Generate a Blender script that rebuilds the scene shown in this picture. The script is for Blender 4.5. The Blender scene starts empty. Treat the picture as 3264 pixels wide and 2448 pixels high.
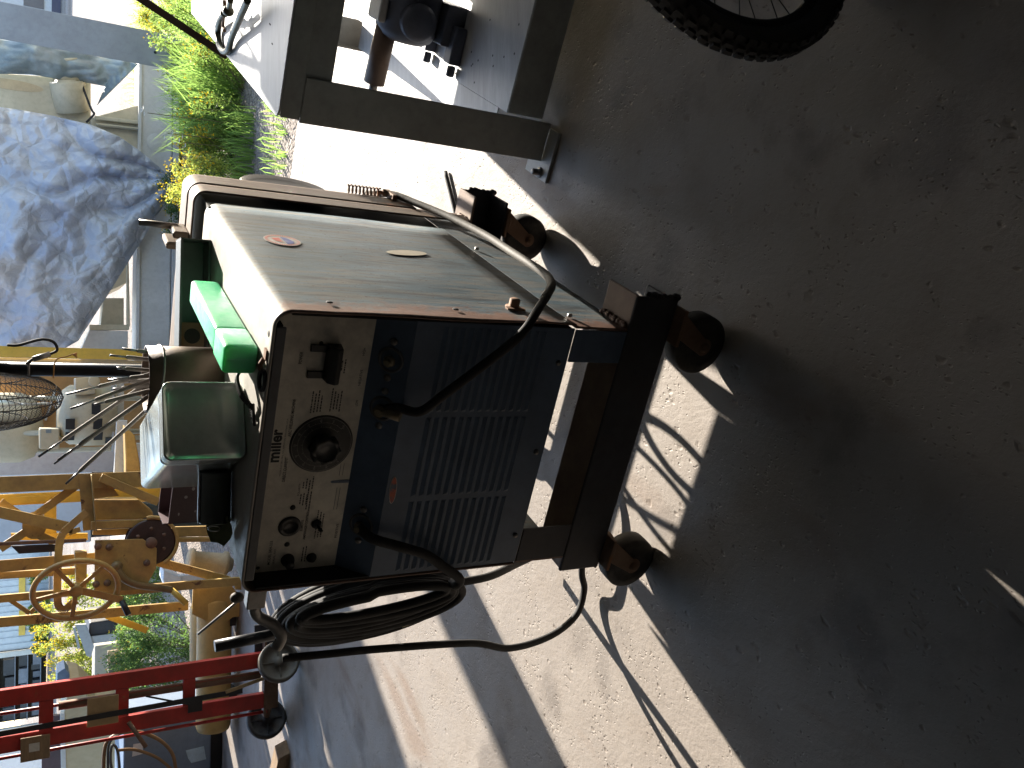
import bpy, bmesh, math, random
from mathutils import Vector, Matrix, noise
random.seed(7)
PI = math.pi
SC = bpy.context.scene
COL = SC.collection
# ------------------------------------------------------------ camera model (phone held upright, file stored on its side)
F_PX = 2740.0; CU, CV = 1224.0, 1632.0; CAM_H = 1.5
PITCH, ROLL = 0.5197309, 0.0109635
_F = Vector((0, math.cos(PITCH), -math.sin(PITCH)))
_U0 = Vector((0, math.sin(PITCH), math.cos(PITCH))); _R0 = Vector((1, 0, 0))
CR = _R0*math.cos(ROLL) + _U0*math.sin(ROLL)
CUP = _U0*math.cos(ROLL) - _R0*math.sin(ROLL)
CAM = Vector((0, 0, CAM_H))
def ray(x, y):
    u, v = 2448 - y, x
    return _F + CR*((u - CU)/F_PX) - CUP*((v - CV)/F_PX)
def pz(x, y, z=0.0):
    d = ray(x, y); return CAM + d*((z - CAM_H)/d.z)
def py(x, y, Y):
    d = ray(x, y); return CAM + d*(Y/d.y)
def pn(x, y, o, n):
    d = ray(x, y); return CAM + d*((Vector(o) - CAM).dot(n)/d.dot(n))
# welder frame: a = right along its front, b = back into its depth
PSI = -0.430003
E1 = Vector((math.cos(PSI), math.sin(PSI), 0)); E2 = Vector((-math.sin(PSI), math.cos(PSI), 0))
WO = Vector((0.126901, 1.572865, 0))
def w(a, b, z): return WO + E1*a + E2*b + Vector((0, 0, z))
def pb(x, y, b): return pn(x, y, w(0, b, 0), E2)
def pa(x, y, a): return pn(x, y, w(a, 0, 0), E1)
# ------------------------------------------------------------ materials
MATS = {}
class NT:
    def __init__(s, name):
        s.m = bpy.data.materials.new(name); s.m.use_nodes = True
        s.t = s.m.node_tree; s.N = s.t.nodes; s.L = s.t.links
        s.bsdf = s.N['Principled BSDF']; s.out = s.N['Material Output']
        s.tc = s.N.new('ShaderNodeTexCoord')
    def node(s, typ, **kw):
        n = s.N.new(typ)
        for k, v in kw.items(): setattr(n, k, v)
        return n
    def link(s, a, b): s.L.new(a, b)
    def mapped(s, scale=(1, 1, 1), rot=(0, 0, 0), loc=(0, 0, 0)):
        mp = s.node('ShaderNodeMapping'); mp.inputs['Scale'].default_value = scale
        mp.inputs['Rotation'].default_value = rot; mp.inputs['Location'].default_value = loc
        s.link(s.tc.outputs['Object'], mp.inputs['Vector']); return mp.outputs['Vector']
    def noise(s, vec, scale, detail=4, rough=0.6, dist=0.0):
        n = s.node('ShaderNodeTexNoise'); s.link(vec, n.inputs['Vector'])
        n.inputs['Scale'].default_value = scale; n.inputs['Detail'].default_value = detail
        n.inputs['Roughness'].default_value = rough; n.inputs['Distortion'].default_value = dist
        return n.outputs['Fac']
    def voro(s, vec, scale, feature='F1', out='Distance'):
        n = s.node('ShaderNodeTexVoronoi'); n.feature = feature; s.link(vec, n.inputs['Vector'])
        n.inputs['Scale'].default_value = scale; return n.outputs[out]
    def ramp(s, fac, stops):
        r = s.node('ShaderNodeValToRGB'); s.link(fac, r.inputs['Fac'])
        el = r.color_ramp.elements
        while len(el) < len(stops): el.new(0.5)
        for e, (p, c) in zip(el, stops):
            e.position = p; e.color = (c, c, c, 1) if isinstance(c, (int, float)) else (*c, 1)
        return r.outputs['Color']
    def mix(s, fac, a, b, mode='MIX'):
        n = s.node('ShaderNodeMix', data_type='RGBA', blend_type=mode)
        for inp, v in ((0, fac), (6, a), (7, b)):
            if isinstance(v, (int, float)): n.inputs[inp].default_value = v if inp == 0 else (v, v, v, 1)
            elif isinstance(v, tuple): n.inputs[inp].default_value = (*v, 1)
            else: s.link(v, n.inputs[inp])
        return n.outputs[2]
    def math(s, op, a, b=0.0, clamp=False):
        n = s.node('ShaderNodeMath', operation=op); n.use_clamp = clamp
        for i, v in enumerate((a, b)):
            if isinstance(v, (int, float)): n.inputs[i].default_value = v
            else: s.link(v, n.inputs[i])
        return n.outputs[0]
    def bump(s, h, strength=0.3, dist=0.01, normal=None):
        b = s.node('ShaderNodeBump'); b.inputs['Strength'].default_value = strength
        b.inputs['Distance'].default_value = dist; s.link(h, b.inputs['Height'])
        if normal: s.link(normal, b.inputs['Normal'])
        s.link(b.outputs['Normal'], s.bsdf.inputs['Normal']); return b.outputs['Normal']
    def set(s, **kw):
        for k, v in kw.items():
            k = k.replace('_', ' ')
            inp = s.bsdf.inputs[k]
            if isinstance(v, (int, float)): inp.default_value = v
            elif isinstance(v, tuple): inp.default_value = (*v, 1) if len(v) == 3 else v
            else: s.link(v, inp)

def paint(name, col, rough=0.5, metal=0.0, var=0.25, scale=6, dirt=None, dirt_amt=0.35, rust=0.0, rust_scale=9,
          spec=0.4, bump=0.08, stretch=(1, 1, 1), rustcol=(0.16, 0.07, 0.03)):
    """weathered painted or bare surface: two noise layers, dirt film, rust breaking through"""
    if name in MATS: return MATS[name]
    n = NT(name); v = n.mapped(stretch)
    a = n.noise(v, scale, 5, 0.65); b = n.noise(v, scale*7, 3, 0.7)
    dark = tuple(c*(1 - var) for c in col); lite = tuple(min(1, c*(1 + var*0.7)) for c in col)
    c = n.mix(n.ramp(a, [(0.3, 0), (0.7, 1)]), dark, lite)
    c = n.mix(n.math('MULTIPLY', n.ramp(b, [(0.45, 0), (0.72, 1)]), 0.35), c, tuple(x*0.6 for x in col))
    if dirt: c = n.mix(n.math('MULTIPLY', n.ramp(n.noise(v, scale*0.6, 6, 0.7), [(0.42, 0), (0.7, 1)]), dirt_amt), c, dirt)
    r = rough
    if rust > 0:
        rn = n.noise(v, rust_scale, 8, 0.72, 0.6)
        mk = n.ramp(rn, [(0.72 - rust*0.4, 0), (0.78 - rust*0.4, 1)])
        rc = n.mix(n.noise(v, rust_scale*5, 3), rustcol, tuple(min(1, x*2.2) for x in rustcol))
        c = n.mix(mk, c, rc)
        r = n.math('ADD', n.math('MULTIPLY', mk, 0.85 - rough), rough)
    n.set(Base_Color=c, Roughness=r, Metallic=metal)
    n.bsdf.inputs['Specular IOR Level'].default_value = spec
    if bump: n.bump(n.math('ADD', b, a), bump, 0.004)
    MATS[name] = n.m; return n.m

# ------------------------------------------------------------ mesh builder
class MB:
    def __init__(s): s.v = []; s.f = []; s.mi = []; s.sm = []
    def add(s, verts, faces, mi=0, smooth=False):
        o = len(s.v); s.v += [Vector(p) for p in verts]
        for f in faces: s.f.append([i + o for i in f]); s.mi.append(mi); s.sm.append(smooth)
        return s
    def prism(s, poly, vec, mi=0):
        poly = [Vector(p) for p in poly]; vec = Vector(vec); n = len(poly)
        nrm = Vector((0, 0, 0))
        for i in range(n):
            p, q = poly[i], poly[(i + 1) % n]; nrm += p.cross(q)
        if nrm.dot(vec) > 0: poly = poly[::-1]
        vs = poly + [p + vec for p in poly]
        fs = [list(range(n)), [n + i for i in range(n)][::-1]]
        for i in range(n):
            j = (i + 1) % n; fs.append([j, i, n + i, n + j])
        return s.add(vs, fs, mi)
    def obox(s, o, x, y, z, mi=0):
        o, x, y, z = map(Vector, (o, x, y, z))
        return s.prism([o, o + x, o + x + y, o + y], z, mi)
    def wbox(s, a0, a1, b0, b1, z0, z1, mi=0):
        return s.obox(w(a0, b0, z0), E1*(a1 - a0), E2*(b1 - b0), (0, 0, z1 - z0), mi)
    def box(s, x0, x1, y0, y1, z0, z1, mi=0):
        return s.obox((x0, y0, z0), (x1 - x0, 0, 0), (0, y1 - y0, 0), (0, 0, z1 - z0), mi)
    def bar(s, p, q, wd, th, up=(0, 0, 1), mi=0):
        p, q = Vector(p), Vector(q); d = (q - p).normalized()
        sx = d.cross(Vector(up))
        if sx.length < 1e-4: sx = d.cross(Vector((1, 0, 0)))
        sx.normalize(); sy = sx.cross(d).normalized()
        return s.prism([p - sx*wd/2 - sy*th/2, p + sx*wd/2 - sy*th/2, p + sx*wd/2 + sy*th/2, p - sx*wd/2 + sy*th/2], q - p, mi)
    def tube(s, pts, r, seg=10, mi=0, cap=True, closed=False):
        pts = [Vector(p) for p in pts]; n = len(pts)
        rs = r if isinstance(r, (list, tuple)) else [r]*n
        vs = []; prev = None
        for i, p in enumerate(pts):
            if closed: t = (pts[(i + 1) % n] - pts[i - 1]).normalized()
            else: t = (pts[min(i + 1, n - 1)] - pts[max(i - 1, 0)]).normalized()
            if prev is None:
                nx = t.cross(Vector((0, 0, 1)))
                if nx.length < 1e-3: nx = t.cross(Vector((1, 0, 0)))
            else: nx = prev - t*prev.dot(t)
            nx.normalize(); prev = nx; ny = t.cross(nx)
            for k in range(seg):
                an = 2*PI*k/seg; vs.append(p + (nx*math.cos(an) + ny*math.sin(an))*rs[i])
        fs = []
        for i in range(n if closed else n - 1):
            j = (i + 1) % n
            for k in range(seg):
                k2 = (k + 1) % seg; fs.append([i*seg + k, j*seg + k, j*seg + k2, i*seg + k2])
        s.add(vs, fs, mi, True)
        if cap and not closed:
            s.add(vs[:seg], [list(range(seg))], mi); s.add(vs[-seg:], [list(range(seg))[::-1]], mi)
        return s
    def cyl(s, p, q, r, seg=20, r2=None, mi=0, cap=True):
        p, q = Vector(p), Vector(q); r2 = r if r2 is None else r2
        return s.tube([p, q], [r, r2], seg, mi, cap)
    def lathe(s, c, axis, prof, seg=28, mi=0, ref=None, arc=(0, 2*PI)):
        """prof: (radius, height along axis)"""
        c = Vector(c); ax = Vector(axis).normalized()
        nx = Vector(ref) if ref else ax.cross(Vector((0, 0, 1)))
        if nx.length < 1e-3: nx = ax.cross(Vector((1, 0, 0)))
        nx.normalize(); ny = ax.cross(nx); full = abs(arc[1] - arc[0] - 2*PI) < 1e-6
        cnt = seg if full else seg + 1; vs = []
        for r, h in prof:
            for k in range(cnt):
                an = arc[0] + (arc[1] - arc[0])*k/seg
                vs.append(c + ax*h + (nx*math.cos(an) + ny*math.sin(an))*r)
        fs = []
        for i in range(len(prof) - 1):
            for k in range(seg):
                k2 = (k + 1) % cnt
                fs.append([i*cnt + k, i*cnt + k2, (i + 1)*cnt + k2, (i + 1)*cnt + k])
        return s.add(vs, fs, mi, True)
    def sphere(s, c, r, seg=14, rings=9, mi=0, sc=(1, 1, 1)):
        c = Vector(c); vs = []; fs = []
        for i in range(rings + 1):
            th = PI*i/rings
            for k in range(seg):
                ph = 2*PI*k/seg
                vs.append(c + Vector((math.sin(th)*math.cos(ph)*sc[0], math.sin(th)*math.sin(ph)*sc[1], math.cos(th)*sc[2]))*r)
        for i in range(rings):
            for k in range(seg):
                k2 = (k + 1) % seg; fs.append([i*seg + k, (i + 1)*seg + k, (i + 1)*seg + k2, i*seg + k2])
        return s.add(vs, fs, mi, True)
    def grid(s, fn, nu, nv, mi=0, smooth=True):
        vs = [fn(i/nu, j/nv) for j in range(nv + 1) for i in range(nu + 1)]
        fs = [[j*(nu + 1) + i, j*(nu + 1) + i + 1, (j + 1)*(nu + 1) + i + 1, (j + 1)*(nu + 1) + i] for j in range(nv) for i in range(nu)]
        return s.add(vs, fs, mi, smooth)
    def build(s, name, mats, parent=None, bevel=0.0, fix=True, solid=0.0, seg=2):
        me = bpy.data.meshes.new(name)
        inv = ROOTM.get(parent.name).inverted() if parent is not None else Matrix()
        me.from_pydata([inv @ p for p in s.v], [], s.f)
        if not isinstance(mats, (list, tuple)): mats = [mats]
        for m in mats: me.materials.append(m)
        for p, mi, sm in zip(me.polygons, s.mi, s.sm): p.material_index = mi; p.use_smooth = sm
        if fix:
            bm = bmesh.new(); bm.from_mesh(me); bmesh.ops.remove_doubles(bm, verts=bm.verts, dist=1e-5)
            bmesh.ops.recalc_face_normals(bm, faces=bm.faces); bm.to_mesh(me); bm.free()
        me.update()
        o = bpy.data.objects.new(name, me); COL.objects.link(o)
        if parent is not None: o.parent = parent; ROOTM[o.name] = ROOTM[parent.name]
        else: ROOTM[o.name] = Matrix()
        if solid:
            md = o.modifiers.new('Solidify', 'SOLIDIFY'); md.thickness = solid; md.offset = 0
        if bevel:
            md = o.modifiers.new('Bevel', 'BEVEL'); md.width = bevel; md.segments = seg; md.limit_method = 'ANGLE'
            md.angle_limit = math.radians(40); md.harden_normals = False
        return o
ROOTM = {}
def tag(o, label=None, cat=None, group=None, kind=None):
    if label: o['label'] = label
    if cat: o['category'] = cat
    if group: o['group'] = group
    if kind: o['kind'] = kind
    return o
def thing(name, label, cat, loc, rz=0.0, group=None):
    o = bpy.data.objects.new(name, None); COL.objects.link(o); o.empty_display_size = 0.1
    M = Matrix.Translation(Vector(loc)) @ Matrix.Rotation(rz, 4, 'Z')
    o.matrix_world = M; ROOTM[o.name] = M
    return tag(o, label, cat, group)
def copy_tree(o, parent=None):
    c = o.copy(); COL.objects.link(c); c.parent = parent
    for ch in list(o.children): copy_tree(ch, c)
    return c
def smooth_path(pts, sub=8, closed=False):
    pts = [Vector(p) for p in pts]; n = len(pts); out = []
    rng = range(n if closed else n - 1)
    for i in rng:
        if closed: p0, p1, p2, p3 = pts[i - 1], pts[i], pts[(i + 1) % n], pts[(i + 2) % n]
        else: p0, p1, p2, p3 = pts[max(i - 1, 0)], pts[i], pts[i + 1], pts[min(i + 2, n - 1)]
        for k in range(sub):
            t = k/sub; t2, t3 = t*t, t*t*t
            out.append(0.5*((2*p1) + (p2 - p0)*t + (2*p0 - 5*p1 + 4*p2 - p3)*t2 + (3*p1 - p0 - 3*p2 + p3)*t3))
    if not closed: out.append(pts[-1])
    return out
def rrect(x0, x1, y0, y1, r, n=5):
    out = []
    for cx, cy, a0 in ((x1 - r, y0 + r, -90), (x1 - r, y1 - r, 0), (x0 + r, y1 - r, 90), (x0 + r, y0 + r, 180)):
        for k in range(n + 1):
            an = math.radians(a0 + 90*k/n); out.append((cx + r*math.cos(an), cy + r*math.sin(an)))
    return out
def text_mb(mb, txt, origin, xdir, ydir, size, width=None, mi=0, bold=0.0, thick=0.0006):
    """lettering from the built-in font, as mesh; origin = left end of the baseline"""
    cu = bpy.data.curves.new('t', 'FONT'); cu.body = txt; cu.size = 1.0; cu.offset = bold; cu.resolution_u = 3
    ob = bpy.data.objects.new('t', cu); COL.objects.link(ob)
    dg = bpy.context.evaluated_depsgraph_get(); dg.update()
    me = bpy.data.meshes.new_from_object(ob.evaluated_get(dg))
    bpy.data.objects.remove(ob); bpy.data.curves.remove(cu)
    if not me.vertices: return
    xs = [v.co.x for v in me.vertices]; sx = size
    if width: sx = width/(max(xs) - min(xs))
    x0 = min(xs); nrm = Vector(xdir).cross(Vector(ydir)).normalized()
    mb.add([Vector(origin) + Vector(xdir)*((v.co.x - x0)*sx) + Vector(ydir)*(v.co.y*size) + nrm*thick for v in me.vertices],
           [list(p.vertices) for p in me.polygons], mi)
    bpy.data.meshes.remove(me)
# ------------------------------------------------------------ world, sun, camera
AZ = math.radians(-124.3); EL = math.radians(22.4)
SUND = Vector((math.cos(EL)*math.cos(AZ), math.cos(EL)*math.sin(AZ), -math.sin(EL)))
W_ = bpy.data.worlds.new('World'); SC.world = W_; W_.use_nodes = True
nt = W_.node_tree; bg = nt.nodes['Background']
sky = nt.nodes.new('ShaderNodeTexSky'); sky.sky_type = 'NISHITA'; sky.sun_disc = False
sky.sun_elevation = EL; sky.sun_rotation = math.atan2(-SUND.x, -SUND.y); sky.air_density = 1.0; sky.dust_density = 0.6
nt.links.new(sky.outputs['Color'], bg.inputs['Color']); bg.inputs['Strength'].default_value = 0.145
sun = bpy.data.objects.new('sun', bpy.data.lights.new('sun', 'SUN')); COL.objects.link(sun)
sun.data.energy = 5.0; sun.data.angle = math.radians(0.5); sun.data.color = (1.0, 0.925, 0.81)
sun.rotation_euler = SUND.to_track_quat('-Z', 'Y').to_euler(); sun.location = (8, 12, 10)
cam = bpy.data.objects.new('camera', bpy.data.cameras.new('camera')); COL.objects.link(cam)
cam.data.sensor_width = 36; cam.data.lens = 36*F_PX/3264; cam.data.clip_end = 500; cam.data.clip_start = 0.05
M = Matrix((( -CUP.x, CR.x, -_F.x, CAM.x), (-CUP.y, CR.y, -_F.y, CAM.y), (-CUP.z, CR.z, -_F.z, CAM.z), (0, 0, 0, 1)))
cam.matrix_world = M; SC.camera = cam
SC.render.engine = 'CYCLES'; SC.render.resolution_x = 1024; SC.render.resolution_y = 768
SC.view_settings.view_transform = 'Standard'; SC.view_settings.look = 'None'; SC.view_settings.gamma = 1
SC.view_settings.exposure = 1.95

# ------------------------------------------------------------ materials
def concrete_mat():
    n = NT('worn concrete'); v = n.mapped((1, 1, 1)); vs = n.mapped((1, 1, 1), (0, 0, 0.45)); 
    st = n.node('ShaderNodeMapping'); st.inputs['Scale'].default_value = (2.2, 0.8, 1); n.link(vs, st.inputs['Vector'])
    big = n.noise(v, 0.9, 6, 0.65); mid = n.noise(v, 5.5, 6, 0.7); fine = n.noise(v, 75, 5, 0.75); dim = n.noise(n.mapped((1, 0.6, 1), (0, 0, 0.45)), 38, 3, 0.6, 0.4)
    c = n.mix(n.ramp(big, [(0.3, 0), (0.7, 1)]), (0.22, 0.19, 0.165), (0.30, 0.265, 0.235))
    c = n.mix(n.math('MULTIPLY', n.ramp(mid, [(0.5, 0), (0.75, 1)]), 0.5), c, (0.20, 0.165, 0.135))
    # oil and rust stains
    stn = n.noise(st.outputs[0], 1.7, 3, 0.5, 0.4)
    c = n.mix(n.math('MULTIPLY', n.ramp(stn, [(0.60, 0), (0.70, 1)]), 0.45), c, (0.17, 0.105, 0.065))
    blot = n.noise(v, 3.1, 2, 0.4); c = n.mix(n.math('MULTIPLY', n.ramp(n.math('ADD', blot, n.math('MULTIPLY', n.math('SUBTRACT', mid, 0.5), 0.25)), [(0.57, 0), (0.68, 1)]), 0.5), c, (0.11, 0.095, 0.085))
    # gouges and pits
    pst = n.node('ShaderNodeMapping'); pst.inputs['Scale'].default_value = (1.0, 0.55, 1); n.link(vs, pst.inputs['Vector'])
    dis = n.node('ShaderNodeVectorMath', operation='ADD'); n.link(pst.outputs[0], dis.inputs[0])
    nz = n.node('ShaderNodeTexNoise'); nz.inputs['Scale'].default_value = 30; n.link(v, nz.inputs['Vector'])
    mlt = n.node('ShaderNodeVectorMath', operation='SCALE'); n.link(nz.outputs['Color'], mlt.inputs[0]); mlt.inputs['Scale'].default_value = 0.018
    n.link(mlt.outputs[0], dis.inputs[1])
    p1 = n.voro(dis.outputs[0], 33); p2 = n.voro(dis.outputs[0], 95); p3 = n.voro(dis.outputs[0], 11)
    k1 = n.noise(v, 14, 2); k2 = n.noise(v, 7, 3)
    h1 = n.ramp(n.math('ADD', p1, n.math('MULTIPLY', n.ramp(k1, [(0.36, 1), (0.58, 0)]), 0.35)), [(0.10, 0), (0.26, 1)])
    h2 = n.ramp(n.math('ADD', p2, n.math('MULTIPLY', n.ramp(k2, [(0.36, 1), (0.56, 0)]), 0.4)), [(0.10, 0), (0.30, 1)])
    h3 = n.ramp(n.math('ADD', p3, n.math('MULTIPLY', n.ramp(n.noise(v, 4.3, 2), [(0.5, 1), (0.6, 0)]), 0.4)), [(0.05, 0), (0.15, 1)])
    pits = n.math('MULTIPLY', n.math('MULTIPLY', h1, h2), h3)
    c = n.mix(n.math('MULTIPLY', n.math('SUBTRACT', 1.0, pits), 0.45), c, (0.16, 0.12, 0.09))
    n.set(Base_Color=c, Roughness=n.ramp(mid, [(0.3, 0.50), (0.7, 0.72)]))
    n.bsdf.inputs['Specular IOR Level'].default_value = 0.38
    h = n.math('ADD', n.math('MULTIPLY', pits, 0.6), n.math('ADD', n.math('MULTIPLY', fine, 0.5), n.math('ADD', n.math('MULTIPLY', mid, 0.5), n.math('MULTIPLY', dim, 0.45))))
    n.bump(h, 0.62, 0.005)
    return n.m
CONC = concrete_mat()
def gravel_mat():
    n = NT('gravel yard'); v = n.mapped()
    cell = n.node('ShaderNodeTexVoronoi'); cell.inputs['Scale'].default_value = 42; n.link(v, cell.inputs['Vector'])
    cell2 = n.node('ShaderNodeTexVoronoi'); cell2.inputs['Scale'].default_value = 17; n.link(v, cell2.inputs['Vector'])
    big = n.noise(v, 0.35, 5, 0.6)
    c = n.mix(n.ramp(big, [(0.35, 0), (0.65, 1)]), (0.27, 0.225, 0.19), (0.40, 0.35, 0.31))
    hs = n.node('ShaderNodeSeparateColor'); n.link(cell.outputs['Color'], hs.inputs[0])
    hs2 = n.node('ShaderNodeSeparateColor'); n.link(cell2.outputs['Color'], hs2.inputs[0])
    c = n.mix(0.75, c, n.ramp(hs.outputs[0], [(0, 0.45), (1, 1.25)]), 'MULTIPLY')
    c = n.mix(0.5, c, n.ramp(hs2.outputs[1], [(0, (0.75, 0.7, 0.66)), (1, (1.1, 1.08, 1.05))]), 'MULTIPLY')
    n.set(Base_Color=c, Roughness=0.92); n.bsdf.inputs['Specular IOR Level'].default_value = 0.2
    n.bump(n.math('ADD', n.math('MULTIPLY', cell.outputs['Distance'], -1.0), n.math('MULTIPLY', cell2.outputs['Distance'], -0.8)), 1.0, 0.02)
    return n.m
GRAV = gravel_mat()
def welder_side_mat():
    """blue-grey enamel gone chalky, drag streaks running down, rust along the edges and scuffs"""
    n = NT('chalky blue grey enamel'); v = n.mapped()
    stv = n.mapped((14, 14, 1.6)); sth = n.mapped((6, 6, 0.7))
    a = n.noise(v, 3.2, 5, 0.6); s1 = n.noise(stv, 3.0, 6, 0.72); s2 = n.noise(sth, 5, 5, 0.7, 0.3); f = n.noise(v, 55, 3, 0.7)
    c = n.mix(n.ramp(a, [(0.3, 0), (0.7, 1)]), (0.062, 0.098, 0.122), (0.112, 0.148, 0.165))
    c = n.mix(n.math('MULTIPLY', n.ramp(s1, [(0.47, 0), (0.58, 1)]), 0.7), c, (0.165, 0.145, 0.12))
    c = n.mix(n.math('MULTIPLY', n.ramp(s2, [(0.52, 0), (0.64, 1)]), 0.8), c, (0.038, 0.042, 0.046))
    c = n.mix(n.math('MULTIPLY', n.ramp(f, [(0.66, 0), (0.74, 1)]), 0.6), c, (0.27, 0.28, 0.28))
    s3 = n.noise(n.mapped((30, 30, 2.6)), 4.0, 6, 0.8, 0.2); sk = n.noise(v, 130, 2, 0.5)
    c = n.mix(n.math('MULTIPLY', n.ramp(s3, [(0.53, 0), (0.62, 1)]), 0.7), c, (0.042, 0.047, 0.05))
    c = n.mix(n.math('MULTIPLY', n.ramp(sk, [(0.64, 0), (0.70, 1)]), 0.75), c, (0.05, 0.035, 0.028))
    # rust creeping in from the front edge (b small) and the rear edge
    sp = n.node('ShaderNodeSeparateXYZ'); n.link(n.tc.outputs['Object'], sp.inputs[0])
    rn = n.noise(n.mapped((1, 1, 0.5)), 9, 6, 0.7, 0.5)
    e1 = n.math('SUBTRACT', 1.0, n.math('MULTIPLY', sp.outputs[1], 7.0), True)
    edge = n.math('ADD', e1, n.math('MULTIPLY', n.math('SUBTRACT', sp.outputs[1], 0.80, True), 4.0), True)
    rm = n.ramp(n.math('ADD', n.math('ADD', rn, n.math('MULTIPLY', edge, 0.60)), n.math('MULTIPLY', n.math('SUBTRACT', n.noise(v, 26, 5, 0.75), 0.5), 0.7)), [(0.74, 0), (0.95, 1)])
    rc = n.mix(n.noise(v, 70, 4, 0.8), (0.085, 0.04, 0.028), (0.22, 0.125, 0.085))
    c = n.mix(n.math('MULTIPLY', rm, 0.92), c, rc)
    # the lid is bleached and dusty
    lidm = n.ramp(n.math('ADD', sp.outputs[2], n.math('MULTIPLY', n.math('SUBTRACT', rn, 0.5), 0.02)), [(0.0, 0), (1.0, 1)])
    lm = n.math('MULTIPLY', n.math('SUBTRACT', sp.outputs[2], 1.075, True), 60.0, True)
    c = n.mix(n.math('MULTIPLY', lm, 0.8), c, n.mix(n.ramp(a, [(0.35, 0), (0.65, 1)]), (0.30, 0.275, 0.24), (0.42, 0.40, 0.36)))
    patch = n.ramp(n.noise(v, 2.6, 4, 0.6), [(0.55, 0), (0.70, 1)])
    c = n.mix(n.math('MULTIPLY', patch, 0.6), c, (0.085, 0.072, 0.06))
    n.set(Base_Color=c, Roughness=n.ramp(s1, [(0.3, 0.42), (0.7, 0.68)])); n.bsdf.inputs['Specular IOR Level'].default_value = 0.5
    n.bump(n.math('ADD', n.math('MULTIPLY', rm, 0.5), n.math('ADD', n.math('MULTIPLY', f, 0.4), a)), 0.14, 0.004)
    return n.m
WSIDE = welder_side_mat()
WFRONT = paint('dark blue enamel', (0.075, 0.112, 0.175), 0.5, 0, 0.3, 5, (0.085, 0.11, 0.15), 0.4, 0.14, 4, 0.45, 0.1, rustcol=(0.085, 0.04, 0.028))
WPANEL = paint('cream control face', (0.74, 0.69, 0.59), 0.5, 0, 0.2, 6, (0.17, 0.15, 0.13), 0.8, 0, 9, 0.4, 0.05)
BLACKIN = paint('black inside', (0.018, 0.018, 0.019), 0.7, 0, 0.3, 8)
RUSTB = paint('rusty brown steel', (0.20, 0.12, 0.08), 0.75, 0.1, 0.35, 7, (0.25, 0.18, 0.13), 0.4, 0.35, 8, 0.3, 0.2)
RIMM = paint('rust streaked rim', (0.17, 0.125, 0.09), 0.6, 0, 0.35, 6, (0.09, 0.05, 0.035), 0.7, 0.36, 5, 0.4, 0.15, (1, 1, 0.35), (0.14, 0.06, 0.03))
BEAM = paint('dark mill steel', (0.040, 0.042, 0.050), 0.6, 0.25, 0.35, 5, (0.075, 0.05, 0.04), 0.35, 0.05, 6, 0.4, 0.12)
BEAMR = paint('rusted flange', (0.20, 0.145, 0.11), 0.7, 0.1, 0.3, 6, (0.12, 0.06, 0.04), 0.4, 0.1, 7, 0.35, 0.12)
WELD = paint('weld bead', (0.11, 0.06, 0.04), 0.6, 0.3, 0.5, 40, bump=0.4)
RUBBER = paint('dark rubber', (0.026, 0.025, 0.025), 0.7, 0, 0.35, 20, (0.14, 0.12, 0.10), 0.45, spec=0.35)
CABLE = paint('black cable jacket', (0.022, 0.022, 0.023), 0.72, 0, 0.3, 16, (0.07, 0.065, 0.06), 0.4, spec=0.3)
CABLEG = paint('sunlit cable and grey hose', (0.105, 0.095, 0.083), 0.7, 0, 0.25, 18, (0.07, 0.065, 0.06), 0.5, spec=0.4, bump=0.2)  # grey also stands in for the sun on the lead's side run
BAKELITE = paint('black bakelite', (0.02, 0.02, 0.021), 0.4, 0, 0.2, 14, (0.07, 0.065, 0.055), 0.4)
INK = paint('black print', (0.022, 0.022, 0.022), 0.55, 0, 0.1, 20)
BRASSD = paint('tarnished brass', (0.20, 0.17, 0.12), 0.5, 0.6, 0.3, 20)
STEELD = paint('dull steel', (0.22, 0.215, 0.21), 0.42, 0.7, 0.25, 14, (0.10, 0.06, 0.04), 0.3)
STEELB = paint('bright bolt steel', (0.5, 0.49, 0.46), 0.35, 0.8, 0.2, 14)
TIN = paint('tin plate', (0.56, 0.60, 0.585), 0.24, 0.62, 0.06, 5, (0.35, 0.36, 0.34), 0.25, bump=0.03)
GREYP = paint('grey bench paint', (0.40, 0.41, 0.39), 0.5, 0, 0.2, 4, (0.12, 0.10, 0.075), 0.45, 0.06, 9, 0.4, 0.06)
BTOP = paint('worn bench top', (0.46, 0.47, 0.48), 0.45, 0.1, 0.18, 3, (0.22, 0.21, 0.22), 0.7, 0.03, 10, 0.5, 0.08, (0.5, 3, 1))
CREAM = paint('cream machine paint', (0.50, 0.44, 0.31), 0.5, 0, 0.1, 3, (0.28, 0.24, 0.17), 0.35, 0.0, 9, 0.4, 0.05)
CREAMW = paint('pale skid paint', (0.56, 0.55, 0.52), 0.5, 0, 0.08, 3, (0.36, 0.33, 0.28), 0.3, 0.02, 9, 0.4, 0.05)
YEL = paint('old yellow enamel', (0.56, 0.36, 0.11), 0.5, 0, 0.22, 4, (0.17, 0.105, 0.06), 0.7, 0.3, 8, 0.45, 0.1, rustcol=(0.09, 0.045, 0.025))
YELB = paint('strong yellow enamel', (0.72, 0.47, 0.07), 0.5, 0, 0.15, 4, (0.36, 0.26, 0.12), 0.4, 0.08, 8, 0.4, 0.08)
YELT = paint('faded yellow tank paint', (0.56, 0.37, 0.12), 0.5, 0, 0.2, 3, (0.32, 0.22, 0.12), 0.4, 0.16, 6, 0.4, 0.1, rustcol=(0.15, 0.075, 0.03))
REDP = paint('red truck paint', (0.47, 0.032, 0.025), 0.48, 0, 0.3, 5, (0.14, 0.045, 0.03), 0.55, 0.2, 9, 0.45, 0.06)
BLUEB = paint('slate blue box paint', (0.16, 0.21, 0.29), 0.5, 0, 0.12, 3, (0.09, 0.10, 0.11), 0.3, 0.03, 8, 0.4, 0.05)
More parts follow.
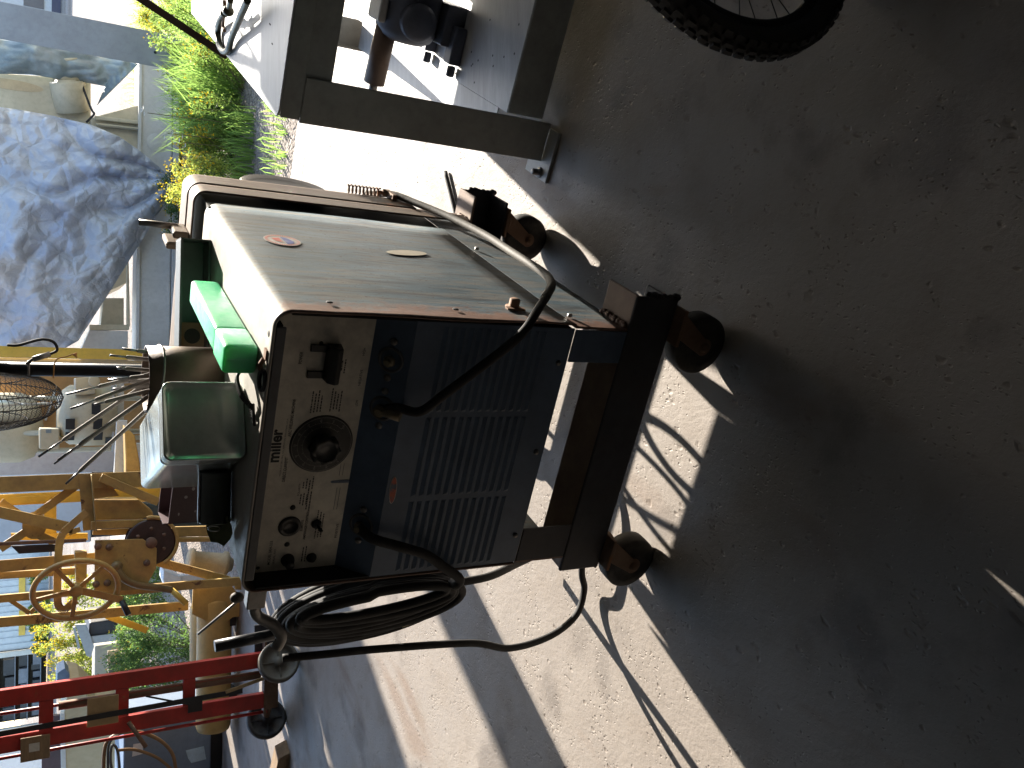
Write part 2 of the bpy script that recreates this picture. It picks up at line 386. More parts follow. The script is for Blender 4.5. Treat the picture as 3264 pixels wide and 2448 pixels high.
GREYC = paint('grey column paint', (0.36, 0.375, 0.385), 0.55, 0, 0.1, 2.5, (0.20, 0.19, 0.18), 0.35, 0.02, 9, 0.4, 0.04)
WOOD = paint('weathered timber', (0.30, 0.205, 0.12), 0.75, 0, 0.3, 7, (0.17, 0.12, 0.08), 0.5, stretch=(1, 6, 6))
MAROON = paint('maroon primer', (0.085, 0.048, 0.055), 0.55, 0.1, 0.25, 7, (0.12, 0.09, 0.09), 0.3)
def plastic_green():
    n = NT('translucent green plastic'); v = n.mapped()
    c = n.mix(n.ramp(n.noise(n.mapped((1, 0.4, 1)), 9, 4), [(0.35, 0), (0.65, 1)]), (0.06, 0.48, 0.22), (0.16, 0.60, 0.34))
    n.set(Base_Color=c, Roughness=n.ramp(n.noise(v, 40, 5, 0.8), [(0.3, 0.25), (0.7, 0.55)])); n.bump(n.noise(n.mapped((1, 0.3, 1)), 90, 4), 0.15, 0.002)
    n.bsdf.inputs['Subsurface Weight'].default_value = 0.55; n.bsdf.inputs['Subsurface Radius'].default_value = (0.02, 0.06, 0.03)
    n.bsdf.inputs['Subsurface Scale'].default_value = 0.6
    return n.m
GREENP = plastic_green()
def leaf_mat(name, col, trans, tw=0.45):
    n = NT(name); v = n.mapped()
    oi = n.node('ShaderNodeNewGeometry')
    vr = n.ramp(oi.outputs['Random Per Island'], [(0, 0.6), (1, 1.35)])
    c = n.mix(1.0, col, vr, 'MULTIPLY'); t = n.mix(1.0, trans, vr, 'MULTIPLY')
    n.set(Base_Color=c, Roughness=0.6); n.bsdf.inputs['Specular IOR Level'].default_value = 0.25
    tr = n.node('ShaderNodeBsdfTranslucent'); n.link(t, tr.inputs['Color'])
    mx = n.node('ShaderNodeMixShader'); mx.inputs[0].default_value = tw
    n.link(n.bsdf.outputs[0], mx.inputs[1]); n.link(tr.outputs[0], mx.inputs[2]); n.link(mx.outputs[0], n.out.inputs[0])
    return n.m
LEAF = leaf_mat('weed leaf', (0.11, 0.17, 0.045), (0.32, 0.46, 0.10), 0.5)
LEAFY = leaf_mat('yellow green leaf', (0.16, 0.20, 0.045), (0.48, 0.54, 0.10), 0.5)
LEAFD = leaf_mat('dark green leaf', (0.065, 0.115, 0.04), (0.16, 0.28, 0.07), 0.45)
GRASSM = leaf_mat('grass blade', (0.13, 0.21, 0.06), (0.36, 0.56, 0.13), 0.5)
FLOWERY = leaf_mat('yellow petal', (0.65, 0.42, 0.02), (0.7, 0.5, 0.02), 0.35)
FLOWERW = leaf_mat('white petal', (0.8, 0.8, 0.78), (0.6, 0.6, 0.55), 0.3)
STEMM = paint('plant stem', (0.14, 0.13, 0.06), 0.7, 0, 0.3, 20)

# ------------------------------------------------------------ ground and shed
SA = math.radians(-26)
S1 = Vector((math.cos(SA), math.sin(SA), 0)); S2 = Vector((-math.sin(SA), math.cos(SA), 0))
def sh(a, b, z): return S1*a + S2*b + Vector((0, 0, z))
m = MB(); m.add([(-400, -400, -0.06), (400, -400, -0.06), (400, 400, -0.06), (-400, 400, -0.06)], [[0, 1, 2, 3]])
tag(m.build('gravel_ground', GRAV), kind='structure')
m = MB(); m.obox(sh(-9, -6, -0.2), S1*17, S2*11.29, (0, 0, 0.2)); m.obox(sh(-9, 5.305, -0.2), S1*17, S2*0.27, (0, 0, 0.193))
tag(m.build('concrete_floor', CONC, bevel=0.008), kind='structure')
shed = thing('unseen_shed', 'unseen open fronted corrugated metal shed added to shade the concrete floor', 'shed', sh(0, 0, 0))  # out of view; roof and walls put here to dim the sky light
SHEDM = paint('shed sheeting', (0.125, 0.14, 0.155), 0.8, 0, 0.2, 3)
def sheet(p, ux, uz, n, rib=0.03):
    """corrugated sheet: profile along ux, extruded along uz"""
    mb = MB(); ux, uz = Vector(ux), Vector(uz); nn = ux.cross(uz).normalized()*rib
    k = int(ux.length/0.12); pr = [Vector(p) + ux*(i/k) + nn*(1 if (i//2) % 2 else 0) for i in range(k + 1)]
    mb.add(pr + [q + uz for q in pr], [[i, i + 1, k + 2 + i, k + 1 + i] for i in range(k)]); return mb
sheet(sh(-7.5, -5, 0), S1*14, (0, 0, 2.7), 0).build('wall', SHEDM, shed, fix=False, solid=0.004)
sheet(sh(-7.5, -5, 0), S2*10.1, (0, 0, 2.7), 0).build('wall', SHEDM, shed, fix=False, solid=0.004)
sheet(sh(6.5, -5, 0), S2*10.1, (0, 0, 2.7), 0).build('wall', SHEDM, shed, fix=False, solid=0.004)
sheet(sh(-7.6, -5.1, 2.7), S1*14.2, S2*10.2 + Vector((0, 0, 0.05)), 0).build('roof', SHEDM, shed, fix=False, solid=0.004)

# sheet and two stays hanging under the roof edge to the right of the frame: added unseen to shade the near half of the bench
m = MB(); m.box(2.24, 4.6, 4.62, 4.63, 1.87, 2.72); m.build('shade_sheet', SHEDM, shed)
for q in ((1.92, 4.04, 1.42), (2.11, 4.58, 1.54)): MB().bar((2.30, 4.61, 1.87), q, 0.05, 0.01, (0.6, -0.8, 0)).build('shade_stay', SHEDM, shed)

# unseen front wall right of the opening, added to block sky light
sheet(sh(1.35, 5.1, 0), S1*5.2, (0, 0, 2.7), 0).build('wall', SHEDM, shed, fix=False, solid=0.004)
# ------------------------------------------------------------ the welding machine
wd = thing('welding_machine', 'large battered blue grey arc welding machine on a steel caster base', 'welding machine', WO, PSI)
WW, ZB, ZL, ZT = 0.627, 0.293, 0.437, 1.095
NF = -E2
def shell(b0, b1, off_s, off_t, z0, r=0.03, a_in=0.0, th=0.004, bow=0.0):
    """sheet steel cover bent over the top: strip of an upside-down U"""
    mb = MB(); x0, x1, zt = -WW - off_s, off_s, ZT + off_t
    pr = [(x1, z0)] + [(x1, z0 + (zt - r - z0)*k/8) for k in range(1, 8)]
    pr += [(x1 - r + r*math.cos(t), zt - r + r*math.sin(t)) for t in [PI/2*k/6 for k in range(7)]]
    pr += [(x1 - r + (x0 - x1 + 2*r)*k/6, zt) for k in range(1, 6)]
    pr += [(x0 + r - r*math.sin(t), zt - r + r*math.cos(t)) for t in [PI/2*k/6 for k in range(7)]]
    pr += [(x0, z0 + (zt - r - z0)*k/8) for k in range(7, -1, -1)]
    nb = 14
    def P(i, j):
        a, z = pr[i]; b = b0 + (b1 - b0)*(j/nb)**(1.6 if bow else 1)
        if bow and abs(a - x1) < 1e-6:
            q = (z - z0)/(zt - z0)
            a += bow*(max(0.0, 1 - (b - b0)/0.10)**2)*(0.6 + 0.4*math.sin(q*11 + 1)) + 0.0012*math.sin(b*23 + q*5)*math.sin(PI*q)
            if j == 0: b += 0.006*math.sin(q*9.0) - 0.004*q
        return w(a, b, z)
    n = len(pr)
    mb.add([P(i, j) for j in range(nb + 1) for i in range(n)],
           [[j*n + i, j*n + i + 1, (j + 1)*n + i + 1, (j + 1)*n + i] for j in range(nb) for i in range(n - 1)], 0, True)
    return mb
shell(0.0, 0.775, 0, 0, ZL + 0.002, bow=0.005).build('cover', WSIDE, wd, solid=0.004)
shell(0.845, 0.922, 0.013, 0.018, 0.31).build('rear_band', RIMM, wd, solid=0.004)
shell(0.932, 1.03, 0.0145, 0.020, 0.46, r=0.035).build('rear_rim', RIMM, wd, solid=0.004)
m = MB(); m.wbox(-WW + 0.012, -0.012, 0.062, 1.0, ZL + 0.01, ZT - 0.012); m.wbox(-WW + 0.005, -0.005, 0.76, 0.99, ZL, ZT - 0.004)
m.build('light_block_box', BLACKIN, wd)  # black fill box added to block light leaks and darken the rear gap
# base skirts, right one in view, and the folded front feet
m = MB(); m.wbox(-0.004, 0.0018, 0.001, 0.995, ZB + 0.003, ZL + 0.0005); m.build('side_skirt', WSIDE, wd)
m = MB(); m.wbox(-WW + 0.002, -WW + 0.007, 0.001, 0.995, ZB + 0.003, ZL); m.build('side_skirt', WSIDE, wd)
for a0, a1 in ((-0.084, -0.0075), (-WW + 0.0075, -0.527)):
    m = MB(); m.wbox(a0, a1, 0.0, 0.005, ZB + 0.004, ZL - 0.002); m.build('front_foot', WFRONT if a0 > -0.2 else BEAM, wd)
# recessed control face
cp = MB().wbox(-WW + 0.008, -0.006, 0.055, 0.060, 0.88, 1.075).build('control_panel', WPANEL, wd)
sl = MB().prism([w(-WW + 0.008, 0.055, 0.8795), w(-0.006, 0.055, 0.8795), w(-0.006, 0.001, 0.815), w(-WW + 0.008, 0.001, 0.815)], E2*0.005)
slope = sl.build('terminal_panel', WFRONT, wd)
m = MB(); m.wbox(-WW + 0.006, -0.005, 0.001, 0.006, ZL + 0.002, 0.8145)
NR = 13
for c0, c1 in ((-0.612, -0.428), (-0.415, -0.220), (-0.207, -0.014)):
    for k in range(NR):
        z = 0.744 - k*0.0195; e = 0.008
        A = [w(c0, 0.001, z + 0.011), w(c1, 0.001, z + 0.011), w(c1 - e, -0.0028, z + 0.0025), w(c0 + e, -0.0028, z + 0.0025), w(c1, 0.001, z - 0.001), w(c0, 0.001, z - 0.001)]
        m.add(A, [[0, 1, 2, 3], [3, 2, 4, 5], [1, 4, 2], [0, 3, 5]], 0)
        m.add([w(c0 + e, -0.0024, z + 0.0018), w(c1 - e, -0.0024, z + 0.0018), w(c1 - e, 0.0005, z - 0.0005), w(c0 + e, 0.0005, z - 0.0005)], [[0, 1, 2, 3]], 1)
louv = m.build('louvred_panel', [WFRONT, paint('louvre mouth', (0.035, 0.055, 0.09), 0.6, 0, 0.2, 9)], wd)
for a, z in ((-0.313, 0.459), (-0.542, 0.457), (-0.087, 0.461)):
    MB().lathe(w(a, 0.001, z), NF, [(0, 0.006), (0.005, 0.005), (0.0065, 0.001), (0.0065, 0)], 12).build('panel_screw', STEELD, louv)
# inner faces of the recess and the front lip
m = MB(); m.wbox(-WW + 0.004, -WW + 0.008, 0.002, 0.06, ZL + 0.01, ZT - 0.03); m.wbox(-0.0065, -0.0035, 0.004, 0.06, ZL + 0.01, ZT - 0.03)
m.wbox(-WW + 0.03, -0.03, 0.012, 0.06, ZT - 0.018, ZT - 0.012)
m.build('recess_lining', BLACKIN, wd)
# folded channel along the front of the lid
m = MB(); m.wbox(-WW + 0.03, -0.03, -0.001, 0.006, ZT - 0.022, ZT - 0.003)
m.build('lid_lip', paint('lid lip paint', (0.10, 0.10, 0.105), 0.5, 0, 0.25, 6, rust=0.05), wd, bevel=0.002)
# lettering on the control face
PXv, PYv = E1, Vector((0, 0, 1)); b_ = 0.055
def L(txt, a0, a1, z, h, bold=0.0, nm='lettering'):
    t = MB(); text_mb(t, txt, w(a0, b_, z), E1, (0, 0, 1), h/0.72, a1 - a0, 0, bold); t.build(nm, INK, cp, fix=False)
L('miller', -0.347, -0.270, 1.039, 0.024, 0.035, 'logo_lettering')
L('MILLER ELECTRIC MFG. CO., APPLETON, WISCONSIN, U.S.A.', -0.380, -0.246, 1.0305, 0.0032)
L('DIRECT CURRENT', -0.394, -0.336, 1.020, 0.0065, 0.01); L('ARC WELDING MACHINE', -0.288, -0.203, 1.0205, 0.0065, 0.01)
L('POWER', -0.126, -0.100, 1.019, 0.007, 0.01); L('HIGH', -0.105, -0.088, 0.8925, 0.0055, 0.008)
L('NEGATIVE', -0.172, -0.136, 0.891, 0.0055, 0.008); L('LOW', -0.219, -0.205, 0.890, 0.0055, 0.008)
L('POSITIVE', -0.545, -0.508, 0.8865, 0.0055, 0.008); L('REMOTE', -0.520, -0.492, 0.9665, 0.0055, 0.008)
L('AMPERAGE CONTROL', -0.543, -0.469, 0.9575, 0.0058, 0.008); L('MODEL SRH-333', -0.601, -0.540, 1.0275, 0.0062, 0.01)
L('SERIAL NO.', -0.601, -0.560, 1.018, 0.0045, 0.004); L('POLARITY', -0.430, -0.400, 0.985, 0.0045, 0.004)
# rows of print too small to read: broken dashes
rnd = random.Random(3)
def rows(a0, a1, z0, n, dz=0.0065):
    t = MB()
    for k in range(n):
        a = a0 + rnd.random()*0.006; end = a1 - rnd.random()*0.012
        while a < end:
            l = 0.002 + rnd.random()*0.005; z = z0 - k*dz
            t.add([w(a, b_ - 0.0006, z), w(a + l, b_ - 0.0006, z), w(a + l, b_ - 0.0006, z + 0.0026), w(a, b_ - 0.0006, z + 0.0026)], [[0, 1, 2, 3]])
            a += l + 0.0014
    t.build('fine_print', INK, cp, fix=False)
rows(-0.236, -0.185, 0.986, 4); rows(-0.232, -0.180, 0.946, 4); rows(-0.145, -0.115, 0.942, 3)
rows(-0.418, -0.385, 0.978, 4); rows(-0.455, -0.425, 0.980, 3); rows(-0.47, -0.42, 0.965, 2)
rows(-0.545, -0.47, 0.936, 3); rows(-0.605, -0.565, 0.957, 2)
for z in (0.897, 0.904):
    for a0, a1 in ((-0.47, -0.415), (-0.385, -0.355)): MB().add([w(a0, b_ - 0.0006, z), w(a1, b_ - 0.0006, z), w(a1, b_ - 0.0006, z + 0.0009), w(a0, b_ - 0.0006, z + 0.0009)], [[0, 1, 2, 3]]).build('arrow_line', INK, cp, fix=False)
# amperage dial and fluted knob
dc = w(-0.307, b_, 0.954)
DIALM = paint('dial black', (0.035, 0.034, 0.033), 0.5, 0, 0.2, 20, (0.10, 0.09, 0.075), 0.4)
dl = MB().lathe(dc, NF, [(0, 0.0025), (0.063, 0.0025), (0.0665, 0.0015), (0.0672, 0)], 48).build('dial', DIALM, cp)
DW = paint('dial marks', (0.33, 0.31, 0.27), 0.5, 0, 0.2, 30)
m = MB()
def ring(r0, r1, n=64, a0=0.0, a1=2*PI, h=0.0032):
    P = [dc + NF*h + (E1*math.cos(a0 + (a1 - a0)*i/n) + Vector((0, 0, 1))*math.sin(a0 + (a1 - a0)*i/n))*r for i in range(n + 1) for r in (r0, r1)]
    m.add(P, [[2*i, 2*i + 1, 2*i + 3, 2*i + 2] for i in range(n)])
ring(0.0625, 0.0632); ring(0.0508, 0.0513, 64, math.radians(-45), math.radians(225)); ring(0.0405, 0.041, 48, math.radians(-45), math.radians(225))
for k in range(21):
    an = math.radians(-45 + 270*k/20); l = 0.0065 if k % 2 == 0 else 0.003
    d = E1*math.cos(an) + Vector((0, 0, 1))*math.sin(an); p = d.cross(NF)*0.0005
    q = dc + NF*0.0032
    for r in (0.0508, 0.0405): m.add([q + d*r - p, q + d*r + p, q + d*(r + l*0.6) + p, q + d*(r + l*0.6) - p], [[0, 1, 2, 3]])
for k in range(11):
    an = math.radians(225 - 270*k/10); d = E1*math.cos(an) + Vector((0, 0, 1))*math.sin(an)
    text_mb(m, str(k*10), dc + NF*0.0032 + d*0.057 - E1*0.003 - Vector((0, 0, 0.002)), E1, (0, 0, 1), 0.006, None, 0, 0, 0.0002)
m.build('dial_markings', DW, dl, fix=False)
m = MB(); n = 64; vs = []
def kr(an): return 0.030 + 0.0028*math.cos(8*an)
prof = [(0.55, 0.004), (0.72, 0.010), (1.0, 0.014), (1.0, 0.034), (0.93, 0.038), (0.72, 0.0385), (0.70, 0.0365), (0.0, 0.0365)]
for s_, h in prof: vs += [dc + NF*h + (E1*math.cos(2*PI*i/n) + Vector((0, 0, 1))*math.sin(2*PI*i/n))*(kr(2*PI*i/n) if s_ > 0.9 else 0.030)*s_ for i in range(n)]
m.add(vs, [[i*n + k, i*n + (k + 1) % n, (i + 1)*n + (k + 1) % n, (i + 1)*n + k] for i in range(len(prof) - 1) for k in range(n)], 0, True)
m.build('dial_knob', BAKELITE, cp)
# power switch
for a0 in (-0.098, -0.155):
    MB().wbox(a0, a0 + 0.015, 0.049, 0.0555, 0.968, 1.006).build('switch_strap', BAKELITE, cp, bevel=0.001)
sw = MB().prism([w(-0.158, 0.055, 0.944), w(-0.158, 0.024, 0.948), w(-0.158, 0.020, 0.958), w(-0.158, 0.030, 0.972), w(-0.158, 0.055, 0.975)], E1*0.078)
sw.build('switch_handle', BAKELITE, cp, bevel=0.003)
for a, z in ((-0.081, 0.986), (-0.146, 0.986)): MB().lathe(w(a, b_, z), NF, [(0, 0.002), (0.004, 0.002), (0.0045, 0)], 10).build('switch_screw', BAKELITE, cp)
# outlet, toggle, knob, button, plugs
MB().lathe(w(-0.506, b_, 0.996), NF, [(0, 0.002), (0.014, 0.002), (0.0145, 0.004), (0.0225, 0.004), (0.0245, 0.002), (0.0245, 0)], 32).build('remote_outlet', BAKELITE, cp)
m = MB(); 
for k in range(3):
    a0 = math.radians(90 + 120*k); 
    for i in range(5):
        an = a0 - 0.35 + 0.7*i/5; an2 = a0 - 0.35 + 0.7*(i + 1)/5
        P = [w(-0.506 + r*math.cos(x), b_ - 0.0045, 0.996 + r*math.sin(x)) for x in (an, an2) for r in (0.0165, 0.0195)]
        m.add(P, [[0, 1, 3, 2]])
m.build('outlet_slots', BLACKIN, cp, fix=False)
tg = MB().lathe(w(-0.504, b_, 0.938), NF, [(0, 0.008), (0.006, 0.008), (0.0062, 0.006), (0.011, 0.006), (0.0115, 0)], 6)
tg.tube([w(-0.504, b_ - 0.006, 0.938), w(-0.511, b_ - 0.022, 0.931)], [0.003, 0.0042], 10); tg.build('toggle_switch', BAKELITE, cp)
MB().lathe(w(-0.592, b_, 0.990), NF, [(0, 0.026), (0.009, 0.026), (0.010, 0.024), (0.0105, 0.010), (0.014, 0.008), (0.015, 0)], 20).build('selector_knob', BAKELITE, cp)
MB().lathe(w(-0.592, b_, 0.937), NF, [(0, 0.012), (0.006, 0.012), (0.0065, 0.005), (0.011, 0.004), (0.0115, 0)], 20).build('fuse_holder', BAKELITE, cp)
for a, z, r in ((-0.459, 0.995, 0.006), (-0.552, 0.996, 0.006), (-0.607, 1.052, 0.004)):
    MB().lathe(w(a, b_, z), NF, [(0, 0.0008), (r, 0.0008), (r, 0)], 14).build('plug_hole', BLACKIN, cp)
MB().prism([w(-0.404, b_ - 0.0008, 0.880), w(-0.396, b_ - 0.0008, 0.880), w(-0.397, b_ - 0.0008, 0.918), w(-0.400, b_ - 0.0008, 0.922), w(-0.403, b_ - 0.0008, 0.918)], E2*0.0006).build('paint_run', WFRONT, cp)
# three output terminals on the sloping strip
sn = (NF*0.065 + Vector((0, 0, 0.055))).normalized(); st_ = (NF*0.055 - Vector((0, 0, 0.065))).normalized()
def on_slope(a, z): return w(a, 0.001 + 0.054*(z - 0.815)/0.0645, z)
TERM = {}
for nm, a in (('high', -0.101), ('low', -0.211), ('pos', -0.497)):
    z = 0.846; c = on_slope(a, z)
    tm = MB().lathe(c, sn, [(0.0, -0.006), (0.021, -0.006), (0.022, 0.003), (0.0265, 0.003), (0.028, 0.001), (0.028, 0)], 28).build('terminal', paint('terminal insulator', (0.085, 0.09, 0.10), 0.5, 0, 0.3, 14), slope)
    tb = MB().cyl(c, c + sn*0.026, 0.0065, 12); tb.lathe(c, sn, [(0, 0.016), (0.0115, 0.016), (0.0125, 0.014), (0.0125, 0.006), (0, 0.006)], 6)
    tb.build('terminal_stud', BRASSD, slope)
    TERM[nm] = c + sn*0.012
    for da in (-0.040, 0.040) :
        MB().lathe(on_slope(a + da, z), sn, [(0, 0.006), (0.006, 0.0055), (0.0075, 0.002), (0.0075, 0)], 12).build('terminal_bolt', STEELD, slope)
# stickers
def sticker_mat(nm, stops, scale):
    n = NT(nm); v = n.mapped(); k = n.noise(v, scale, 5, 0.7); c = n.ramp(k, stops); n.set(Base_Color=c, Roughness=0.55); return n.m
SRED = sticker_mat('scraped red sticker', [(0.42, (0.07, 0.09, 0.13)), (0.5, (0.42, 0.09, 0.045)), (0.75, (0.55, 0.12, 0.06))], 45)
SWHT = sticker_mat('worn white sticker', [(0.38, (0.25, 0.25, 0.26)), (0.55, (0.5, 0.47, 0.44))], 60)
def ell(c, u, v, n=36): return [Vector(c) + Vector(u)*math.cos(2*PI*i/n) + Vector(v)*math.sin(2*PI*i/n) for i in range(n)]
s0 = MB().prism(ell(w(-0.395, 0.0004, 0.799), E1*0.034 + Vector((0, 0, 0.002)), (0, 0, 0.0085)), NF*0.0006).build('oval_sticker', SWHT, louv)
MB().prism(ell(w(-0.395, -0.0003, 0.799), E1*0.032 + Vector((0, 0, 0.002)), (0, 0, 0.0070)), NF*0.0004).build('sticker_print', SRED, louv)
cov = [o for o in wd.children if o.name == 'cover'][0]
SB = sticker_mat('faded blue print', [(0.35, (0.28, 0.30, 0.33)), (0.5, (0.06, 0.08, 0.26))], 25)
SRD = sticker_mat('faded red print', [(0.35, (0.38, 0.36, 0.34)), (0.5, (0.50, 0.10, 0.07))], 25)
SG = sticker_mat('faded sticker ground', [(0.3, (0.34, 0.33, 0.31)), (0.7, (0.47, 0.44, 0.40))], 50)
cc = Vector(w(0.0, 0.474, 0.974)); au, av = E2*0.043, Vector((0, 0, 0.043)); x0 = 0.0036
rs = MB().prism(ell(cc + E1*x0, au, av), E1*0.0006).build('round_sticker', SG, cov)
m = MB(); k = 44
for i in range(k):
    a0 = 2*PI*i/k; a1 = a0 + 2*PI/k*0.62
    P = [cc + E1*(x0 + 0.0012) + (au*math.cos(x) + av*math.sin(x))*r for x in (a0, a1) for r in (0.78, 0.93)]
    m.add(P, [[0, 1, 3, 2]], 0)
q = cc + E1*(x0 + 0.0013)
m.add([q + au*-0.45 + av*0.05, q + au*0.40 + av*0.10, q + au*0.25 + av*0.55, q + au*-0.2 + av*0.42], [[0, 1, 2, 3]], 0)
m.add([q + au*-0.72 + av*-0.12, q + au*0.62 + av*0.0, q + au*0.45 + av*-0.32, q + au*-0.1 + av*-0.62, q + au*-0.5 + av*-0.5], [[0, 1, 2, 3, 4]], 1)
m.build('sticker_emblem', [SRD, SB], cov, fix=False)
pp = paint('bare primer patch', (0.50, 0.45, 0.36), 0.7, 0, 0.12, 14)
MB().prism(ell(w(0.0036, 0.466, 0.665), E2*0.022, Vector((0, 0, 0.058)) - E2*0.012, 24), E1*0.0005).build('bare_patch', pp, cov)
# bolts on the right side
def hexbolt(nm, c, ax, r, h, par, mat, washer=0):
    mb = MB(); c = Vector(c)
    if washer: mb.lathe(c, ax, [(0, 0.003), (washer, 0.003), (washer, 0)], 18)
    mb.lathe(c, ax, [(0, h), (r*0.85, h), (r, h - 0.002), (r, 0.002)], 6); return mb.build(nm, mat, par)
hexbolt('cover_bolt', w(0.004, 0.092, 0.552), E1, 0.012, 0.022, wd, RUSTB, 0.019)
MB().wbox(0.004, 0.008, 0.075, 0.088, 0.530, 0.575).build('bolt_clip', RUSTB, wd)
for b, z in ((0.561, 0.425), (0.055, 0.425), (0.93, 0.425)): hexbolt('skirt_screw', w(0.002, b, z), E1, 0.006, 0.009, wd, STEELB)
for b, z in ((0.054, 0.982), (0.056, 0.710)):
    MB().lathe(w(0.0052, b, z), E1, [(0, 0.0015), (0.006, 0.0015), (0.007, 0)], 10).build('torn_hole', BLACKIN, wd)
# hasp and stop on the lid
m = MB(); m.obox(w(-0.085, 0.018, ZT + 0.002), E1*-0.020, E2*0.016, (0, 0, 0.004)); m.tube([w(-0.105, 0.026, ZT + 0.006), w(-0.118, 0.028, ZT + 0.012), w(-0.128, 0.024, ZT + 0.010)], 0.005, 8)
lat = m.build('hasp', RUSTB, wd)
m = MB(); lp = [w(-0.146 + 0.020*math.cos(t), 0.018 + 0.011*math.sin(t), ZT + 0.007 + 0.003*math.sin(t)) for t in [2*PI*i/20 for i in range(20)]]
m.tube(lp, 0.0045, 8, closed=True); m.build('hasp_ring', BEAM, wd)
MB().lathe(w(-0.055, 0.030, ZT + 0.002), (0, 0, 1), [(0, 0.001), (0.006, 0.001), (0.007, 0)], 12).build('lid_hole', BLACKIN, wd)
# lifting lug with pin at the back of the lid
m = MB(); m.wbox(-0.155, -0.135, 0.86, 0.95, ZT + 0.018, ZT + 0.075); m.wbox(-0.125, -0.105, 0.86, 0.95, ZT + 0.018, ZT + 0.060); lug = m.build('lifting_lug', RIMM, wd, bevel=0.006)
MB().cyl(w(-0.110, 0.93, ZT + 0.04), w(-0.112, 0.945, ZT + 0.135), 0.009, 12).build('lug_pin', STEELD, wd)
# round fan housing, spring and clamp at the back
m = MB().lathe(w(0.004, 1.050, 0.832), E1, [(0, -0.02), (0.108, -0.02), (0.122, -0.004), (0.126, 0.004), (0.122, 0.008), (0.100, 0.002), (0, 0.004)], 40)
m.build('fan_housing', paint('fan housing', (0.03, 0.025, 0.022), 0.5, 0.2, 0.3, 8, rust=0.05), wd)
m = MB(); m.tube([w(0.024 + 0.012*math.cos(9*2*PI*i/180), 1.062 + 0.012*math.sin(9*2*PI*i/180), 0.535 + 0.105*i/180) for i in range(181)], 0.0028, 6)
m.build('spring', RUSTB, wd)
m = MB(); m.cyl(w(0.024, 1.062, 0.515), w(0.024, 1.062, 0.545), 0.006, 10); m.lathe(w(0.024, 1.062, 0.515), (0, 0, 1), [(0, 0), (0.013, 0), (0.013, 0.012), (0, 0.012)], 6)
m.wbox(0.012, 0.034, 1.0, 1.075, 0.500, 0.514); m.build('spring_clamp', RUSTB, wd, bevel=0.002)
# channel beams and welds
def beam(b0, web_front, nm_ends):
    mb = MB(); a0, a1 = -0.660, 0.083; T = 0.008
    wb_ = b0 if web_front else b0 + 0.117 - T
    mb.wbox(a0, a1, b0, b0 + 0.117, 0.297 - T, 0.297, 1)
    mb.wbox(a0 - 0.012, a1 - 0.006, b0, b0 + 0.117, 0.176, 0.176 + T, 0)
    mb.wbox(a0 - 0.006, a1 - 0.002, wb_ - (0.0025 if web_front else -0.0025), wb_ + T, 0.1765, 0.2965, 0)
    bb = mb.build('base_beam', [BEAM, BEAMR], wd, bevel=0.004)
    # ragged torch-cut end
    rg = MB(); r_ = random.Random(5)
    for k in range(14):
        z = 0.178 + 0.1*k/14; rg.sphere(w(a1 - 0.004 + r_.random()*0.004, (b0 + 0.004 if web_front else b0 + 0.11) + r_.random()*0.01, z*0.9 + 0.012), 0.006 + r_.random()*0.004, 8, 5)
    rg.build('torch_cut_edge', BEAM, bb)
    return bb
beam(0.0, True, 1); beam(0.886, False, 1)
r_ = random.Random(9)
for b0, b1 in ((0.01, 0.11), (0.892, 0.965)):
    m = MB()
    for k in range(16):
        b = b0 + (b1 - b0)*k/16; m.sphere(w(0.002 + 0.004*r_.random(), b, 0.299 + 0.004*r_.random()), 0.007 + 0.004*r_.random(), 9, 6, sc=(1, 1, 0.8))
    m.build('weld_bead', WELD, wd)
# casters: swivel plate, forked cheeks, rubber wheel
def caster(a, b, da, R=0.074):
    cs = MB(); cs.wbox(a - 0.045, a + 0.045, b - 0.05, b + 0.05, 0.166, 0.1755); cs.lathe(w(a, b, 0.150), (0, 0, 1), [(0, 0), (0.036, 0), (0.04, 0.006), (0.036, 0.016), (0, 0.016)], 24)
    o = cs.build('caster', RUSTB, wd, bevel=0.002)
    ax = w(a + da, b, R)
    for sgn in (-1, 1):
        bb = b + sgn*0.031
        P = [w(a - 0.030, bb, 0.158), w(a + 0.032, bb, 0.158)]
        for k in range(9):
            an = math.radians(10 - 200*k/8); P.append(w(a + da + 0.022*math.cos(an), bb, R + 0.022*math.sin(an)))
        MB().prism(P, E2*0.005*sgn).build('fork_cheek', RUSTB, o, bevel=0.001)
        hexbolt('axle_nut', w(a + da, bb + 0.005*sgn, R), E2*sgn, 0.010, 0.010, o, RUSTB, 0.013)
    MB().lathe(ax, E2, [(0.012, -0.024), (0.044, -0.021), (0.050, -0.0235), (R - 0.003, -0.024), (R, -0.021), (R + 0.0005, 0), (R, 0.021), (R - 0.003, 0.024), (0.050, 0.0235), (0.044, 0.021), (0.012, 0.024)], 36).build('wheel', RUBBER, o)
caster(0.020, 0.014, -0.048); caster(-0.610, 0.014, -0.052); caster(0.015, 0.925, -0.050); caster(-0.612, 0.925, -0.050)
m = MB(); m.tube(smooth_path([w(-0.36, 1.0, 0.60), w(-0.40, 1.10, 0.46), w(-0.36, 1.13, 0.33), w(-0.27, 1.12, 0.36), w(-0.24, 1.14, 0.50), w(-0.31, 1.16, 0.52), w(-0.43, 1.17, 0.38), w(-0.50, 1.20, 0.20), w(-0.42, 1.30, 0.03), w(-0.2, 1.5, 0.012), w(0.0, 1.75, 0.012)], 8), 0.009, 10)
m.build('streak_shadow_cord', CABLE, wd)  # unseen cord, added so its shadow breaks up the sunlit floor patch
